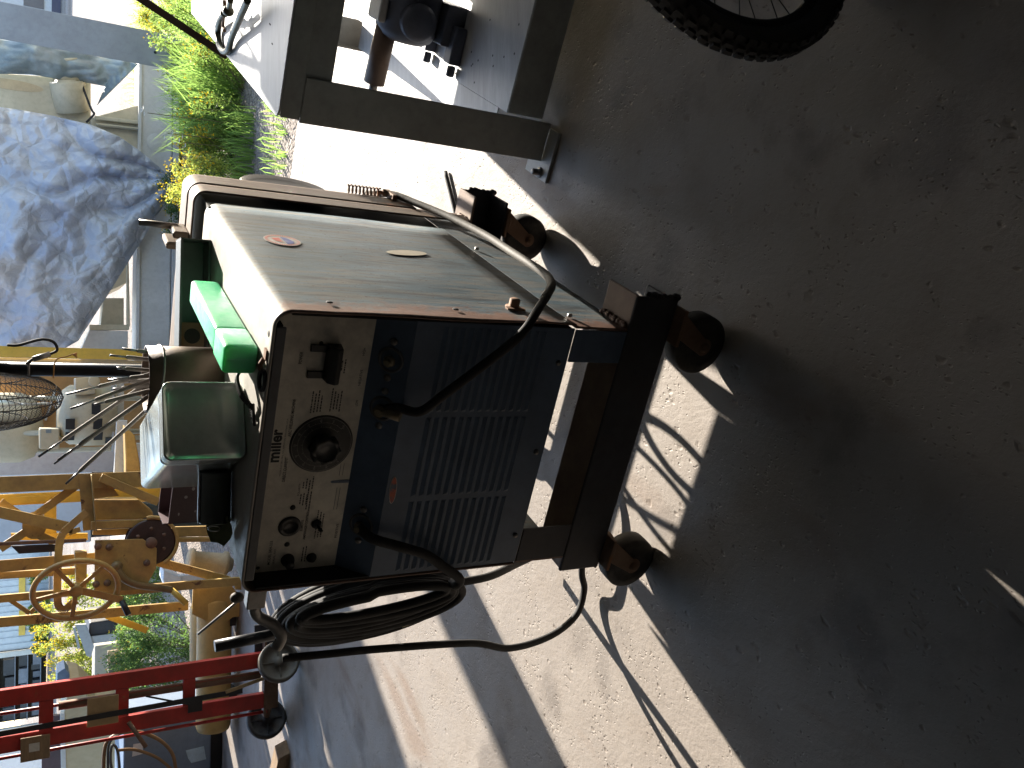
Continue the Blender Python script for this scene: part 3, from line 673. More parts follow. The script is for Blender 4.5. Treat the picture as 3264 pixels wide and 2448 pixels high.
m = MB(); m.tube(smooth_path([w(-0.15, 1.0, 0.55), w(-0.13, 1.08, 0.44), w(-0.18, 1.11, 0.38), w(-0.22, 1.10, 0.46), w(-0.16, 1.0, 0.58)], 8), 0.011, 10); m.build('streak_shadow_loop', CABLE, wd)  # unseen loop, added for streak shadows in front of the base
# hook bracket with pipe handle on the left side
m = MB(); m.wbox(-0.69, -WW - 0.004, 0.02, 0.05, 1.035, 1.075); br = m.build('cable_hook', STEELD, wd, bevel=0.003)
m = MB(); m.tube(smooth_path([w(-0.69, 0.035, 1.055), w(-0.72, 0.035, 1.045), w(-0.745, 0.03, 1.01), w(-0.775, 0.02, 0.99), w(-0.80, 0.015, 1.0)], 6), 0.013, 12)
m.build('hook_arm', STEELD, wd)
MB().cyl(w(-0.790, 0.05, 0.985), w(-0.802, 0.05, 1.125), 0.013, 16).build('pipe_handle', paint('black pipe', (0.05, 0.052, 0.06), 0.35, 0.4, 0.2, 9), wd)
MB().sphere(w(-0.652, 0.02, 1.098), 0.012, 12, 8, sc=(1, 1, 1.2)).build('handle_stub', CABLEG, wd)
MB().tube([w(-0.652, 0.02, 1.085), w(-0.77, 0.06, 1.16)], 0.003, 8).build('wire_rod', STEELD, wd)

# ------------------------------------------------------------ welding leads
def lead(name, pts, r, mat, label, sub=8, seg=12):
    o = MB().tube(smooth_path(pts, sub), r, seg).build(name, mat); return tag(o, label, 'cable')
def slack(mb, pts, r, sub=8): mb.tube(smooth_path(pts, sub), r, 12)
# negative lead: low terminal, across the louvres, round the right side and up to the back
c = TERM['low']
neg = [c - Vector((0, 0, 0.006)), c + Vector((0, 0, -0.03)) + E1*0.012 + NF*0.012, w(-0.188, -0.035, 0.790), w(-0.15, -0.036, 0.745), w(-0.09, -0.038, 0.680), w(-0.04, -0.040, 0.628), w(0.0, -0.036, 0.590),
       w(0.027, 0.0, 0.550), w(0.045, 0.075, 0.485), w(0.046, 0.16, 0.425), w(0.040, 0.27, 0.385), w(0.034, 0.45, 0.375), w(0.032, 0.62, 0.375), w(0.030, 0.80, 0.405), w(0.028, 0.95, 0.455), w(0.025, 1.05, 0.50), w(0.0, 1.12, 0.56)]
P_ = smooth_path(neg, 8); cut = 62
lead_o = thing('welding_lead', 'welding lead running from the low negative terminal across the louvres and round the right side', 'cable', w(-0.2, -0.03, 0.75))
MB().tube(P_[:cut + 1], 0.0100, 12).build('front_run', CABLE, lead_o)
MB().tube(P_[cut:], 0.0108, 12).build('side_run', CABLEG, lead_o)  # same cable as the front run; sunlight is put into the grey
m = MB(); m.tube([c + st_*-0.004, c + st_*0.045], [0.010, 0.012], 10); m.lathe(c, sn, [(0, 0.008), (0.013, 0.008), (0.013, -0.002), (0, -0.002)], 16); m.build('cable_lug', BRASSD, lead_o)
# positive lead: coil hung on the hook at the left
cl = thing('coiled_welding_cable', 'thick black welding cable coiled on the hook at the left of the machine', 'cable', w(-0.80, 0.08, 0.75))
c = TERM['pos']
cu_ = E1*0.94 - E2*0.34   # coil plane direction, turned a little towards the front
def coil(ca, cb, cz, ru, rv, off, ph0, turns, n=40, tilt=0.0):
    out = []
    for i in range(int(n*turns) + 1):
        t = ph0 + 2*PI*i/n; k = i/(n*turns)
        out.append(w(ca, cb, cz) + cu_*(ru*math.cos(t) + tilt*math.sin(t)) + Vector((0, 0, rv*math.sin(t))) + E2*(off[0] + (off[1] - off[0])*k) )
    return out
start = [c, c + st_*0.03 + E1*-0.01 + NF*0.012, w(-0.520, -0.032, 0.775), w(-0.548, -0.035, 0.705), w(-0.585, -0.036, 0.655), w(-0.625, -0.034, 0.605), w(-0.655, -0.02, 0.60)]
MB().tube(smooth_path(start + [w(-0.69, 0.03, 0.585), w(-0.75, 0.07, 0.58)], 8), 0.0115, 12).build('feed_run', CABLE, cl)
for cb, cz, ru, rv, tl in ((0.02, 0.765, 0.055, 0.185, -0.012), (0.045, 0.760, 0.083, 0.200, -0.020), (0.07, 0.755, 0.108, 0.208, -0.024), (0.03, 0.77, 0.068, 0.178, -0.025), (0.055, 0.745, 0.095, 0.214, -0.012), (0.085, 0.76, 0.116, 0.198, -0.034), (0.105, 0.745, 0.133, 0.222, -0.016), (0.095, 0.752, 0.124, 0.212, -0.028), (0.12, 0.755, 0.142, 0.216, -0.024), (0.14, 0.757, 0.152, 0.212, -0.020), (0.01, 0.775, 0.040, 0.170, -0.02)):
    MB().tube(coil(-0.668 - ru, cb, cz, ru, rv, (0, 0.012), 0.2, 1.0, 44, tl)[:-1], 0.0115, 12, closed=True).build('coil_turn', CABLE, cl)
YT = paint('yellow tape', (0.55, 0.40, 0.03), 0.5, 0, 0.3, 30, (0.12, 0.09, 0.03), 0.5)
tp = coil(-0.668 - 0.108, 0.07, 0.755, 0.108, 0.208, (0, 0.012), 0.2, 1.0, 44, -0.024)
MB().tube(tp[24:27], 0.0135, 12).build('yellow_tape', YT, cl)
# the loose tail that drops to the floor behind the left caster
tail = [pb(900, 2098, 0.12), pb(1040, 2085, 0.10), pb(1215, 2068, 0.09), pb(1500, 2050, 0.09), pb(1625, 2066, 0.10), pb(1752, 2028, 0.13), pb(1835, 1962, 0.16), pb(1862, 1880, 0.19), pb(1855, 1805, 0.20), w(-0.62, 0.25, 0.05), w(-0.50, 0.33, 0.02)]
MB().tube(smooth_path(tail, 8), 0.0100, 12).build('loose_tail', CABLE, cl)
m = MB(); ep = smooth_path([pb(1400, 1745 + 120, 0.3), pb(1550, 1840, 0.32), pb(1640, 1800, 0.4), pb(1700, 1772, 0.45)], 6); m.tube(ep, 0.0125, 10); m.build('hanging_end', CABLE, cl)
# ------------------------------------------------------------ things lying on the welder
def wpz(x, y, h=0.0): return pz(x, y, ZT + h)
# green rod canister
gt = thing('rod_canister', 'long translucent green plastic rod box lying on the lid', 'plastic box', w(-0.133, 0.3, ZT + 0.002))
ga = (w(-0.145, 0.51, 0) - w(-0.133, 0.085, 0)).normalized(); gb = Vector((ga.y, -ga.x, 0)); g0 = w(-0.133, 0.082, ZT + 0.003)
def canister(s0, s1, grow, nm, par):
    mb = MB(); prof = rrect(-0.028 - grow, 0.028 + grow, 0.0 if grow == 0 else 0.0005, 0.064 + grow, 0.009, 4); n = len(prof)
    secs = [(s0, 0.90), (s0 + 0.004, 0.97), (s0 + 0.010, 1.0), (s1 - 0.010, 1.0), (s1 - 0.004, 0.97), (s1, 0.90)]
    vs = []
    for s_, k in secs: vs += [g0 + ga*s_ + gb*(p*k) + Vector((0, 0, 0.032 + (q - 0.032)*k)) for p, q in prof]
    fs = [[i*n + j, i*n + (j + 1) % n, (i + 1)*n + (j + 1) % n, (i + 1)*n + j] for i in range(len(secs) - 1) for j in range(n)]
    mb.add(vs, fs, 0, True); mb.add(vs[:n], [list(range(n))]); mb.add(vs[-n:], [list(range(n))[::-1]])
    return mb.build(nm, GREENP, par)
canister(0.104, 0.425, 0.0, 'canister_body', gt); canister(0.0, 0.1035, 0.0016, 'canister_cap', gt)
m = MB(); m.obox(g0 - ga*0.0012 + gb*-0.002 + Vector((0, 0, 0.006)), gb*0.004, ga*0.002, (0, 0, 0.052)); m.build('mould_seam', GREENP, gt)
# square tin lying on its side
tt = thing('metal_can', 'shiny square tin can lying on its side in front of the rod pipe', 'tin can', w(-0.29, 0.13, ZT))
f0, f1 = w(-0.225, 0.178, 0), w(-0.345, 0.079, 0)
tu = (f1 - f0).normalized(); tl_ = Vector((tu.y, -tu.x, 0)); 
if tl_.dot(E2) < 0: tl_ = -tl_
TWD, TH, TD = (f1 - f0).length + 0.004, 0.157, 0.375
def tin_sec(d, k, r=0.016):
    return [f0 + tu*(TWD/2 + p*k) + tl_*d + Vector((0, 0, ZT + 0.004 + TH/2 + q*k)) for p, q in rrect(-TWD/2, TWD/2, -TH/2, TH/2, r, 5)]
m = MB(); secs = [tin_sec(0.006, 0.0), tin_sec(0.0058, 0.5), tin_sec(0.005, 0.82), tin_sec(0.002, 0.95), tin_sec(-0.001, 0.975), tin_sec(0.0, 1.0), tin_sec(0.004, 1.0)]
for d in (0.012, 0.02, 0.03, 0.04): secs += [tin_sec(d - 0.002, 0.998), tin_sec(d, 0.988), tin_sec(d + 0.002, 0.998)]
secs += [tin_sec(0.06, 1.0), tin_sec(TD*0.5, 1.0), tin_sec(TD - 0.01, 1.0), tin_sec(TD, 0.97), tin_sec(TD, 0.0)]
n = len(secs[0]); m.add([p for s_ in secs for p in s_], [[i*n + j, i*n + (j + 1) % n, (i + 1)*n + (j + 1) % n, (i + 1)*n + j] for i in range(len(secs) - 1) for j in range(n)], 0, True)
m.build('can_body', TIN, tt)
m = MB(); rr = [tin_sec(d, k) for d, k in ((-0.0015, 0.965), (-0.003, 0.985), (-0.0015, 1.004), (0.003, 1.006))]
m.add([p for s_ in rr for p in s_], [[i*n + j, i*n + (j + 1) % n, (i + 1)*n + (j + 1) % n, (i + 1)*n + j] for i in range(3) for j in range(n)], 0, True)
m.build('can_rim', TIN, tt)
# steel pipe holding welding rods
PR, PH = 0.076, 0.158; pc = w(-0.331, 0.422, ZT + 0.002)
PIPEM = paint('brown steel pipe', (0.105, 0.072, 0.055), 0.5, 0.35, 0.25, 8, (0.16, 0.12, 0.09), 0.35, 0.1, 7)
pt = thing('rod_pipe', 'brown steel pipe standing on the lid with welding rods in it', 'pipe', pc)
MB().lathe(pc, (0, 0, 1), [(0, 0), (PR, 0), (PR, PH), (PR - 0.0055, PH), (PR - 0.0055, 0.004), (0, 0.004)], 44).build('pipe_wall', PIPEM, pt)
m = MB(); m.tube([pc + Vector((math.cos(t)*(PR + 0.001), math.sin(t)*(PR + 0.001), PH - 0.028 + 0.004*math.sin(t*2))) for t in [2*PI*i/40 for i in range(40)]], 0.0032, 6, closed=True)
m.build('pipe_band', STEELD, pt)
FLUX = paint('grey flux coating', (0.27, 0.25, 0.235), 0.8, 0, 0.2, 30); RODST = paint('bare rod end', (0.25, 0.25, 0.27), 0.35, 0.8, 0.1, 30)
rods = [((390, 1111), 0.42, (-0.27, 0.40), .8), ((350, 1132), 0.44, (-0.30, 0.44), .8), ((372, 1172), 0.42, (-0.31, 0.40), .9), ((345, 1211), 0.42, (-0.29, 0.38), .75), ((212, 1257), 0.42, (-0.30, 0.44), .75),
        ((225, 1303), 0.40, (-0.29, 0.42), .8), ((300, 1290), 0.40, (-0.31, 0.40), .9), ((123, 1456), 0.42, (-0.28, 0.46), .84), ((173, 1478), 0.43, (-0.29, 0.42), .84), ((185, 1466), 0.40, (-0.28, 0.40), .84), ((210, 1542), 0.42, (-0.27, 0.43), .9), ((390, 1220), 0.45, (-0.33, 0.45), .9), ((360, 1240), 0.44, (-0.34, 0.44), .9)]
for (x, y), b, (a0, b0), k in rods:
    tip = pb(x, y, b); base = w(a0, b0, ZT + 0.03 + 0.03*(k < 0.85)); d = tip - base
    mb = MB(); mb.tube([base, base + d*k*0.98, base + d*k, base + d*k*1.012], [0.0046, 0.0046, 0.0042, 0.0024], 10, 0)
    mb.tube([base + d*k, tip], 0.0026, 8, 1)
    tag(mb.build('welding_rod', [FLUX, RODST]), 'grey flux coated welding rod sticking out of the steel pipe', 'welding rod', 'welding rods in the pipe')
# steel channel trough at the back of the lid
t0, t1 = w(-0.063, 0.650, ZT + 0.003), w(-0.52, 0.470, ZT + 0.003); td = (t1 - t0).normalized(); tn = Vector((-td.y, td.x, 0))
if tn.dot(E2) < 0: tn = -tn
tr = thing('channel_trough', 'steel channel lying open side forward across the back of the lid', 'steel channel', t0)
CHM = paint('dark grey channel steel', (0.10, 0.105, 0.105), 0.5, 0.3, 0.2, 8, rust=0.05)
Lh = (t1 - t0).length; H_ = 0.070
m = MB(); m.obox(t0, td*Lh, tn*0.075, (0, 0, 0.005)); m.obox(t0 + Vector((0, 0, H_ - 0.006)), td*Lh, tn*0.075, (0, 0, 0.006)); m.obox(t0 + tn*0.070 + Vector((0, 0, 0.005)), td*Lh, tn*0.005, (0, 0, H_ - 0.011))
m.build('channel', CHM, tr, bevel=0.0015)
m = MB(); m.obox(t0 - td*0.003, td*0.003, tn*0.075, (0, 0, H_)); m.build('end_plate', CHM, tr)
hp = t0 + td*0.245 + tn*0.035
m = MB(); P = [hp + td*p + Vector((0, 0, q)) for p, q in rrect(-0.045, 0.045, 0.0055, 0.062, 0.002, 2)]; m.prism(P, tn*0.006); pl = m.build('holed_plate', RUSTB, tr)
MB().lathe(hp + td*-0.012 + Vector((0, 0, 0.034)) - tn*0.0006, -tn, [(0, 0.0), (0.019, 0.0)], 28).build('plate_hole', BLACKIN, pl, fix=False)
# maroon steel angle standing at the left rear
ma = thing('maroon_sheet_box', 'maroon sheet metal box with an open top standing behind the small tin', 'metal box', w(-0.63, 0.42, ZT))
k0 = w(-0.585, 0.385, 0); k1 = w(-0.712, 0.405, 0); kd = (k1 - k0); kn = E2*0.085 + E1*-0.02
m = MB(); z0, z1 = ZT + 0.002, ZT + 0.088
for o_, x_, y_ in ((k0, kd, kn.normalized()*0.003), (k0 + kn, kd, kn.normalized()*0.003), (k0, kn, kd.normalized()*0.003), (k0 + kd - kd.normalized()*0.003, kn, kd.normalized()*0.003)):
    m.obox(o_ + Vector((0, 0, z0)), x_, y_, (0, 0, z1 - z0 + (0.012 if o_ is not k0 else 0)))
m.obox(k0 + Vector((0, 0, z0)), kd, kn, (0, 0, 0.003))
m.build('box_wall', MAROON, ma)
m = MB(); r_ = random.Random(4)
for k in range(7):
    q = k0 + kd*(0.1 + 0.8*r_.random()) + Vector((0, 0, z0 + 0.012 + 0.065*r_.random())) - E2*0.0006
    m.add(ell(q, kd.normalized()*(0.002 + 0.004*r_.random()), Vector((0, 0, 0.0015 + 0.003*r_.random())), 8), [list(range(8))])
m.build('paint_chip', paint('bare chip', (0.35, 0.32, 0.31), 0.6, 0, 0.1, 9), ma, fix=False)
# small dark tin with a clip in front of it
cu = thing('small_tin', 'small dark tin lying on its side with a wire clip', 'tin', w(-0.505, 0.16, ZT))
c0, c1 = w(-0.440, 0.190, ZT + 0.036), w(-0.545, 0.150, ZT + 0.036)
DT = paint('dark olive tin', (0.11, 0.12, 0.115), 0.32, 0.5, 0.2, 10, (0.11, 0.10, 0.08), 0.3)
MB().lathe(c0, (c1 - c0), [(0, 0), (0.033, 0), (0.034, 0.003), (0.032, 0.006), (0.032, (c1 - c0).length - 0.006), (0.034, (c1 - c0).length - 0.003), (0.033, (c1 - c0).length), (0, (c1 - c0).length - 0.002)], 32).build('tin_body', DT, cu)
m = MB(); q = c1 + NF*0.020 + (c1 - c0).normalized()*0.003 + Vector((0, 0, 0.004)); m.tube([q + Vector((0, 0, 0.012*math.sin(t))) + NF*0.010*math.cos(t) for t in [2*PI*i/16 for i in range(16)]], 0.0018, 6, closed=True); m.build('wire_clip', STEELB, cu)
MB().prism([c0 + Vector((0, 0, 0.030)) + E2*0.03, c1 + Vector((0, 0, 0.030)) + E2*0.03, c1 + Vector((0, 0, 0.034)) + NF*0.005, c0 + Vector((0, 0, 0.034)) + NF*0.005], (0, 0, 0.002)).build('tin_flap', paint('grey flap', (0.25, 0.26, 0.28), 0.4, 0.4, 0.2, 12), cu)
lf = MB(); base = w(-0.555, 0.135, ZT + 0.006); r_ = random.Random(12); vs = [base + Vector((0, 0, 0.030)) + E2*0.01]
for k in range(12):
    an = 2*PI*k/12; r = 0.034*(1 + 0.28*(k % 2)) ; vs.append(base + E1*r*math.cos(an) + E2*(0.02*math.sin(an)) + Vector((0, 0, 0.022 + 0.024*math.sin(an))))
lf.add(vs, [[0, 1 + k, 1 + (k + 1) % 12] for k in range(12)])
tag(lf.build('fabric_scrap', paint('olive scrap', (0.075, 0.085, 0.035), 0.8, 0, 0.3, 20), solid=0.002), 'crumpled olive green scrap by the left end of the small tin', 'scrap')
# bent dark strap between canister and can
m = MB(); sp_ = smooth_path([w(-0.168, 0.135, ZT + 0.012), w(-0.185, 0.118, ZT + 0.030), w(-0.205, 0.085, ZT + 0.028), w(-0.222, 0.062, ZT + 0.012), w(-0.240, 0.050, ZT + 0.006)], 6)
for i in range(len(sp_) - 1): m.bar(sp_[i], sp_[i + 1] + (sp_[i + 1] - sp_[i])*0.05, 0.016, 0.006)
m.tube(smooth_path([w(-0.215, 0.058, ZT + 0.008), w(-0.232, 0.040, ZT + 0.009), w(-0.252, 0.036, ZT + 0.006)], 5), 0.0035, 8)
tag(m.build('bent_strap', BAKELITE, bevel=0.0015), 'bent black metal strap between the green box and the shiny tin can', 'metal strap')

# ------------------------------------------------------------ steel bench at the right
BO = Vector((0.7374, 2.4237, 0)); bx = Vector((0.868, -0.4966, 0)).normalized(); by = Vector((0.4966, 0.868, 0)).normalized(); BH, BD, BL = 0.88, 1.69, 1.9
def bq(s_, d, z): return BO + bx*s_ + by*d + Vector((0, 0, z))
be = thing('steel_bench', 'grey painted steel workbench with a lower shelf and a bolted foot', 'workbench', BO)
m = MB(); P = [BO + bx*p + by*q + Vector((0, 0, BH - 0.006)) for p, q in rrect(0, BL, 0, BD, 0.035, 5)]; m.prism(P, (0, 0, 0.006)); top_ = m
for k in range(26):
    r_ = random.Random(k); m.add(ell(bq(0.05 + 0.5*r_.random(), 0.05 + 1.2*r_.random(), BH + 0.0008), by*(0.006 + 0.012*r_.random()), bx*0.003, 8), [list(range(8))], 1)
top_ = m.build('bench_top', [BTOP, BLACKIN], be, bevel=0.002)
m = MB(); m.obox(bq(0.004, 0.002, BH - 0.062), bx*(BL - 0.01), by*0.006, (0, 0, 0.0555)); m.obox(bq(0.002, 0.03, BH - 0.062), bx*0.006, by*(BD - 0.06), (0, 0, 0.0555)); m.obox(bq(0.004, BD - 0.008, BH - 0.062), bx*(BL - 0.01), by*0.006, (0, 0, 0.0555)); m.build('top_flange', GREYP, be, bevel=0.003)
m = MB(); m.obox(bq(0.012, 0.010, 0.742), bx*(BL - 0.03), by*0.006, (0, 0, BH - 0.062 - 0.742)); m.build('front_apron', GREYP, be)
m = MB(); m.obox(bq(0.012, BD - 0.018, 0.675), bx*(BL - 0.03), by*0.006, (0, 0, 0.145)); m.build('rear_apron', GREYP, be)
def leg(s0, s1, d0, sgn):
    mb = MB(); z0, z1 = 0.0125, BH - 0.063
    mb.obox(bq(s0, d0, z0), bx*(s1 - s0), by*0.006*sgn, (0, 0, z1 - z0)); e = s0 if s0 < 0.5 else s1 - 0.006
    mb.obox(bq(e, d0 + 0.006*sgn, z0), bx*0.006, by*0.07*sgn, (0, 0, z1 - z0)); return mb.build('leg', GREYP, be, bevel=0.003)
for s0, s1 in ((0.0, 0.125), (BL - 0.135, BL - 0.01)):
    leg(s0, s1, 0.0, 1); leg(s0, s1, BD - 0.01, -1)
for d in (-0.06, BD - 0.09):
    fp = MB(); fp.obox(bq(-0.055, d, 0.001), bx*0.165, by*0.15, (0, 0, 0.010)); f_ = fp.build('foot_plate', GREYP, be, bevel=0.002)
    hexbolt('anchor_bolt', bq(-0.035, d + 0.05, 0.011), Vector((0, 0, 1)), 0.011, 0.030, f_, STEELD, 0.018)
m = MB(); m.obox(bq(0.128, 0.03, 0.160), bx*(BL - 0.27), by*(BD - 0.07), (0, 0, 0.005)); m.obox(bq(0.015, 0.095, 0.160), bx*0.112, by*(BD - 0.20), (0, 0, 0.005)); shf = m
m = MB(); m.obox(bq(0.128, 0.024, 0.034), bx*(BL - 0.27), by*0.006, (0, 0, 0.130)); m.build('shelf_lip', GREYP, be, bevel=0.003)
for k in range(14):
    r_ = random.Random(40 + k); shf.add(ell(bq(0.14 + 0.25*r_.random(), 0.06 + 0.6*r_.random(), 0.1658), bx*0.004, by*0.004, 8), [list(range(8))], 1)
shf.build('lower_shelf', [BTOP, BLACKIN], be)
# gear pump on the shelf
gp = thing('gear_pump', 'dark blue grey cast pump with a stub of brown pipe on the bench shelf', 'pump', bq(0.3, 0.45, 0.165))
CAST = paint('blue grey casting', (0.075, 0.085, 0.115), 0.5, 0.2, 0.25, 9, (0.11, 0.10, 0.09), 0.3)
c0 = bq(0.27, 0.40, 0.30); axp = bx
pm = MB().lathe(c0, axp, [(0, 0), (0.055, 0), (0.075, 0.012), (0.085, 0.03), (0.085, 0.16), (0.105, 0.165), (0.105, 0.195), (0.08, 0.20), (0.08, 0.40), (0, 0.40)], 36).build('pump_body', CAST, gp)
m = MB().lathe(c0 + bx*0.065 - by*0.02, by*-1, [(0, 0.0), (0.05, 0.0), (0.05, 0.075), (0.035, 0.085), (0, 0.085)], 28); m.obox(c0 + bx*0.02 + by*-0.09 - Vector((0, 0, 0.136)), bx*0.11, by*0.16, (0, 0, 0.06)); m.build('pump_housing', CAST, gp, bevel=0.004)
st0 = c0 + bx*-0.005 + Vector((0, 0, 0.055)); MB().cyl(st0 + bx*0.04, st0 - bx*0.125 + by*0.02, 0.030, 24).build('pipe_stub', PIPEM, gp)
m = MB().cyl(st0 - bx*0.123 + by*0.02, st0 - bx*0.145 + by*0.02, 0.012, 10); m.build('shaft_end', STEELD, gp)
m = MB(); m.obox(c0 + bx*0.04 + Vector((0, 0, 0.078)) + by*-0.05, bx*0.10, by*0.10, (0, 0, 0.022)); m.obox(c0 + bx*0.17 + Vector((0, 0, 0.08)), bx*0.10, by*0.12, (0, 0, 0.05)); m.build('top_flange', paint('grey casting', (0.28, 0.28, 0.28), 0.5, 0.2, 0.2, 8), gp, bevel=0.006)
for d in (-0.12, 0.07):
    m = MB(); m.obox(c0 + bx*-0.02 + by*d - Vector((0, 0, 0.134)), bx*0.10, by*0.05, (0, 0, 0.035)); m.cyl(c0 + bx*-0.025 + by*(d + 0.025) - Vector((0, 0, 0.12)), c0 + bx*-0.055 + by*(d + 0.025) - Vector((0, 0, 0.12)), 0.012, 10); m.build('mounting_lug', CAST, gp, bevel=0.004)
wl = paint('white label', (0.55, 0.55, 0.52), 0.5, 0, 0.2, 18, (0.2, 0.18, 0.15), 0.4)
m = MB().lathe(c0 + bx*0.163, axp, [(0.1065, 0.004), (0.1065, 0.03)], 16, ref=Vector((0, 0, 1)), arc=(math.radians(195), math.radians(255))); m.build('name_band', wl, gp, fix=False)
m = MB().lathe(c0 + bx*0.065, axp, [(0.0862, 0.0), (0.0862, 0.028)], 10, ref=Vector((0, 0, 1)), arc=(math.radians(215), math.radians(235))); m.build('paint_mark', wl, gp, fix=False)
gp.location = bq(0.24, 0.66, 0.165); gp.scale = (1.25, 1.25, 1.25)
# ratchet strap hooks on the bench top
rs = thing('strap_hooks', 'dark wire strap hooks lying looped on the sunlit bench top', 'hook', bq(0.25, 1.15, BH))
OLV = paint('olive wire', (0.085, 0.08, 0.05), 0.4, 0.5, 0.3, 12)
def bt(x, y, h): return pz(x, y, BH + h)
MB().tube(smooth_path([bt(790, 0, .05), bt(765, 55, .04), bt(738, 120, .02), bt(728, 158, .012), bt(712, 164, .010), bt(698, 140, .012), bt(695, 95, .014), bt(706, 55, .03), bt(725, 38, .04)], 7), 0.011, 10).build('hook_loop', OLV, rs)
MB().tube(smooth_path([bt(735, 0, .06), bt(728, 30, .05), bt(716, 40, .045), bt(700, 62, .03), bt(692, 85, .02)], 6), 0.009, 10).build('hook_shank', OLV, rs)
MB().tube(smooth_path([bt(715, 0, .06), bt(716, 25, .055), bt(712, 60, .03), bt(711, 85, .02), bt(716, 98, .02)], 6), 0.006, 8).build('keeper', RUSTB, rs)
m = MB(); m.sphere(bt(728, 35, .05), 0.018, 10, 7); m.sphere(bt(715, 42, .045), 0.014, 10, 7); m.build('strap_knot', OLV, rs)
# flat bar leaning on the rear corner of the bench
q0, q1 = pz(712, 172, BH - 0.12), py(455, 0, 3.72); d = (q1 - q0)
g_ = q0 - d*(q0.z/d.z)
tag(MB().bar(q0 - d*0.05, q1 + d*0.55, 0.030, 0.012, SUND).build('leaning_bar', paint('dark brown bar', (0.035, 0.026, 0.02), 0.85, 0, 0.25, 9, spec=0.1), bevel=0.002), 'dark brown steel bar slanting up from the rear corner of the bench', 'steel bar')

# ------------------------------------------------------------ bicycle at the right edge
bc = Vector((0.955, 1.238, 0.338)); bk = thing('bicycle', 'bicycle standing at the right edge with only its knobbly front wheel in view', 'bicycle', (bc.x, bc.y, 0))
wx = Vector((0.985, 0.17, 0)).normalized(); wn = Vector((-wx.y, wx.x, 0))
def cp_(an, r, o=0): return bc + wx*r*math.cos(an) + Vector((0, 0, r*math.sin(an))) + wn*o
ty = MB(); N_ = 96
prof = [(0.286, -0.014), (0.298, -0.023), (0.315, -0.0265), (0.328, -0.022), (0.334, -0.010), (0.335, 0.0), (0.334, 0.010), (0.328, 0.022), (0.315, 0.0265), (0.298, 0.023), (0.286, 0.014)]
ty.lathe(bc, wn, prof + [prof[0]], N_)
wheel = MB().lathe(bc, wn, [(0.268, -0.009), (0.272, -0.012), (0.287, -0.0135), (0.287, 0.0135), (0.272, 0.012), (0.268, 0.009), (0.268, -0.009)], 72)
TYRE = paint('tyre rubber', (0.026, 0.026, 0.027), 0.6, 0, 0.3, 12, (0.11, 0.10, 0.09), 0.35, spec=0.35)
for k in range(72):
    for row, (o_, r, sx) in enumerate(((-0.0225, 0.3265, 0.9), (-0.009, 0.3355, 1), (0.009, 0.3355, 1), (0.0225, 0.3265, 0.9))):
        an = 2*PI*(k + (0.5 if row % 2 else 0.0))/72
        rd = (cp_(an, 1) - bc).normalized(); tn_ = wn.cross(rd); out = (rd + wn*(o_/0.0225)*0.7 if abs(o_) > 0.02 else rd).normalized(); sd = out.cross(tn_).normalized()
        c = cp_(an, r, o_); ty.prism([c - tn_*0.0085 - sd*0.0055, c + tn_*0.0085 - sd*0.0055, c + tn_*0.0085 + sd*0.0055, c - tn_*0.0085 + sd*0.0055], out*0.0065)
tyo = ty.build('tyre', TYRE, bk); wheel.build('rim', BLACKIN, bk)
m = MB()
for k in range(32):
    an = 2*PI*k/32; s_ = 1 if k % 2 else -1; m.tube([cp_(an + (0.5 if k % 4 < 2 else -0.5), 0.022, s_*0.028), cp_(an, 0.268, s_*0.004)], 0.0011, 5)
m.build('spokes', BLACKIN, bk)
m = MB().lathe(bc, wn, [(0, -0.05), (0.006, -0.05), (0.006, -0.034), (0.024, -0.032), (0.024, -0.026), (0.014, -0.022), (0.014, 0.022), (0.024, 0.026), (0.024, 0.032), (0.006, 0.034), (0.006, 0.05), (0, 0.05)], 18); m.build('hub', STEELD, bk)
FRM = paint('black frame', (0.025, 0.025, 0.028), 0.35, 0, 0.1, 10)
m = MB()
for s_ in (-1, 1): m.tube([bc + wn*0.048*s_, bc + wn*0.05*s_ + wx*0.10 + Vector((0, 0, 0.36)), bc + wn*0.02*s_ + wx*0.125 + Vector((0, 0, 0.43))], 0.013, 10)
m.tube([bc + wx*0.125 + Vector((0, 0, 0.43)), bc + wx*0.175 + Vector((0, 0, 0.62))], 0.018, 12); m.build('fork', FRM, bk)
m = MB(); hd = bc + wx*0.15 + Vector((0, 0, 0.53)); bb_ = bc + wx*0.62 + Vector((0, 0, -0.05)); se = bc + wx*0.78 + Vector((0, 0, 0.42)); rw = bc + wx*1.05
for p, q in ((hd, bb_), (hd + Vector((0, 0, 0.05)), se), (bb_, se), (bb_, rw), (se, rw)): m.tube([p, q], 0.015, 10)
m.build('frame', FRM, bk)
MB().lathe(rw, wn, prof + [prof[0]], 64).build('tyre', TYRE, bk)
m = MB(); m.tube([bc + wx*0.175 + Vector((0, 0, 0.62)) + wn*-0.30, bc + wx*0.175 + Vector((0, 0, 0.64)) + wn*0.30], 0.012, 10); m.build('handlebar', FRM, bk)

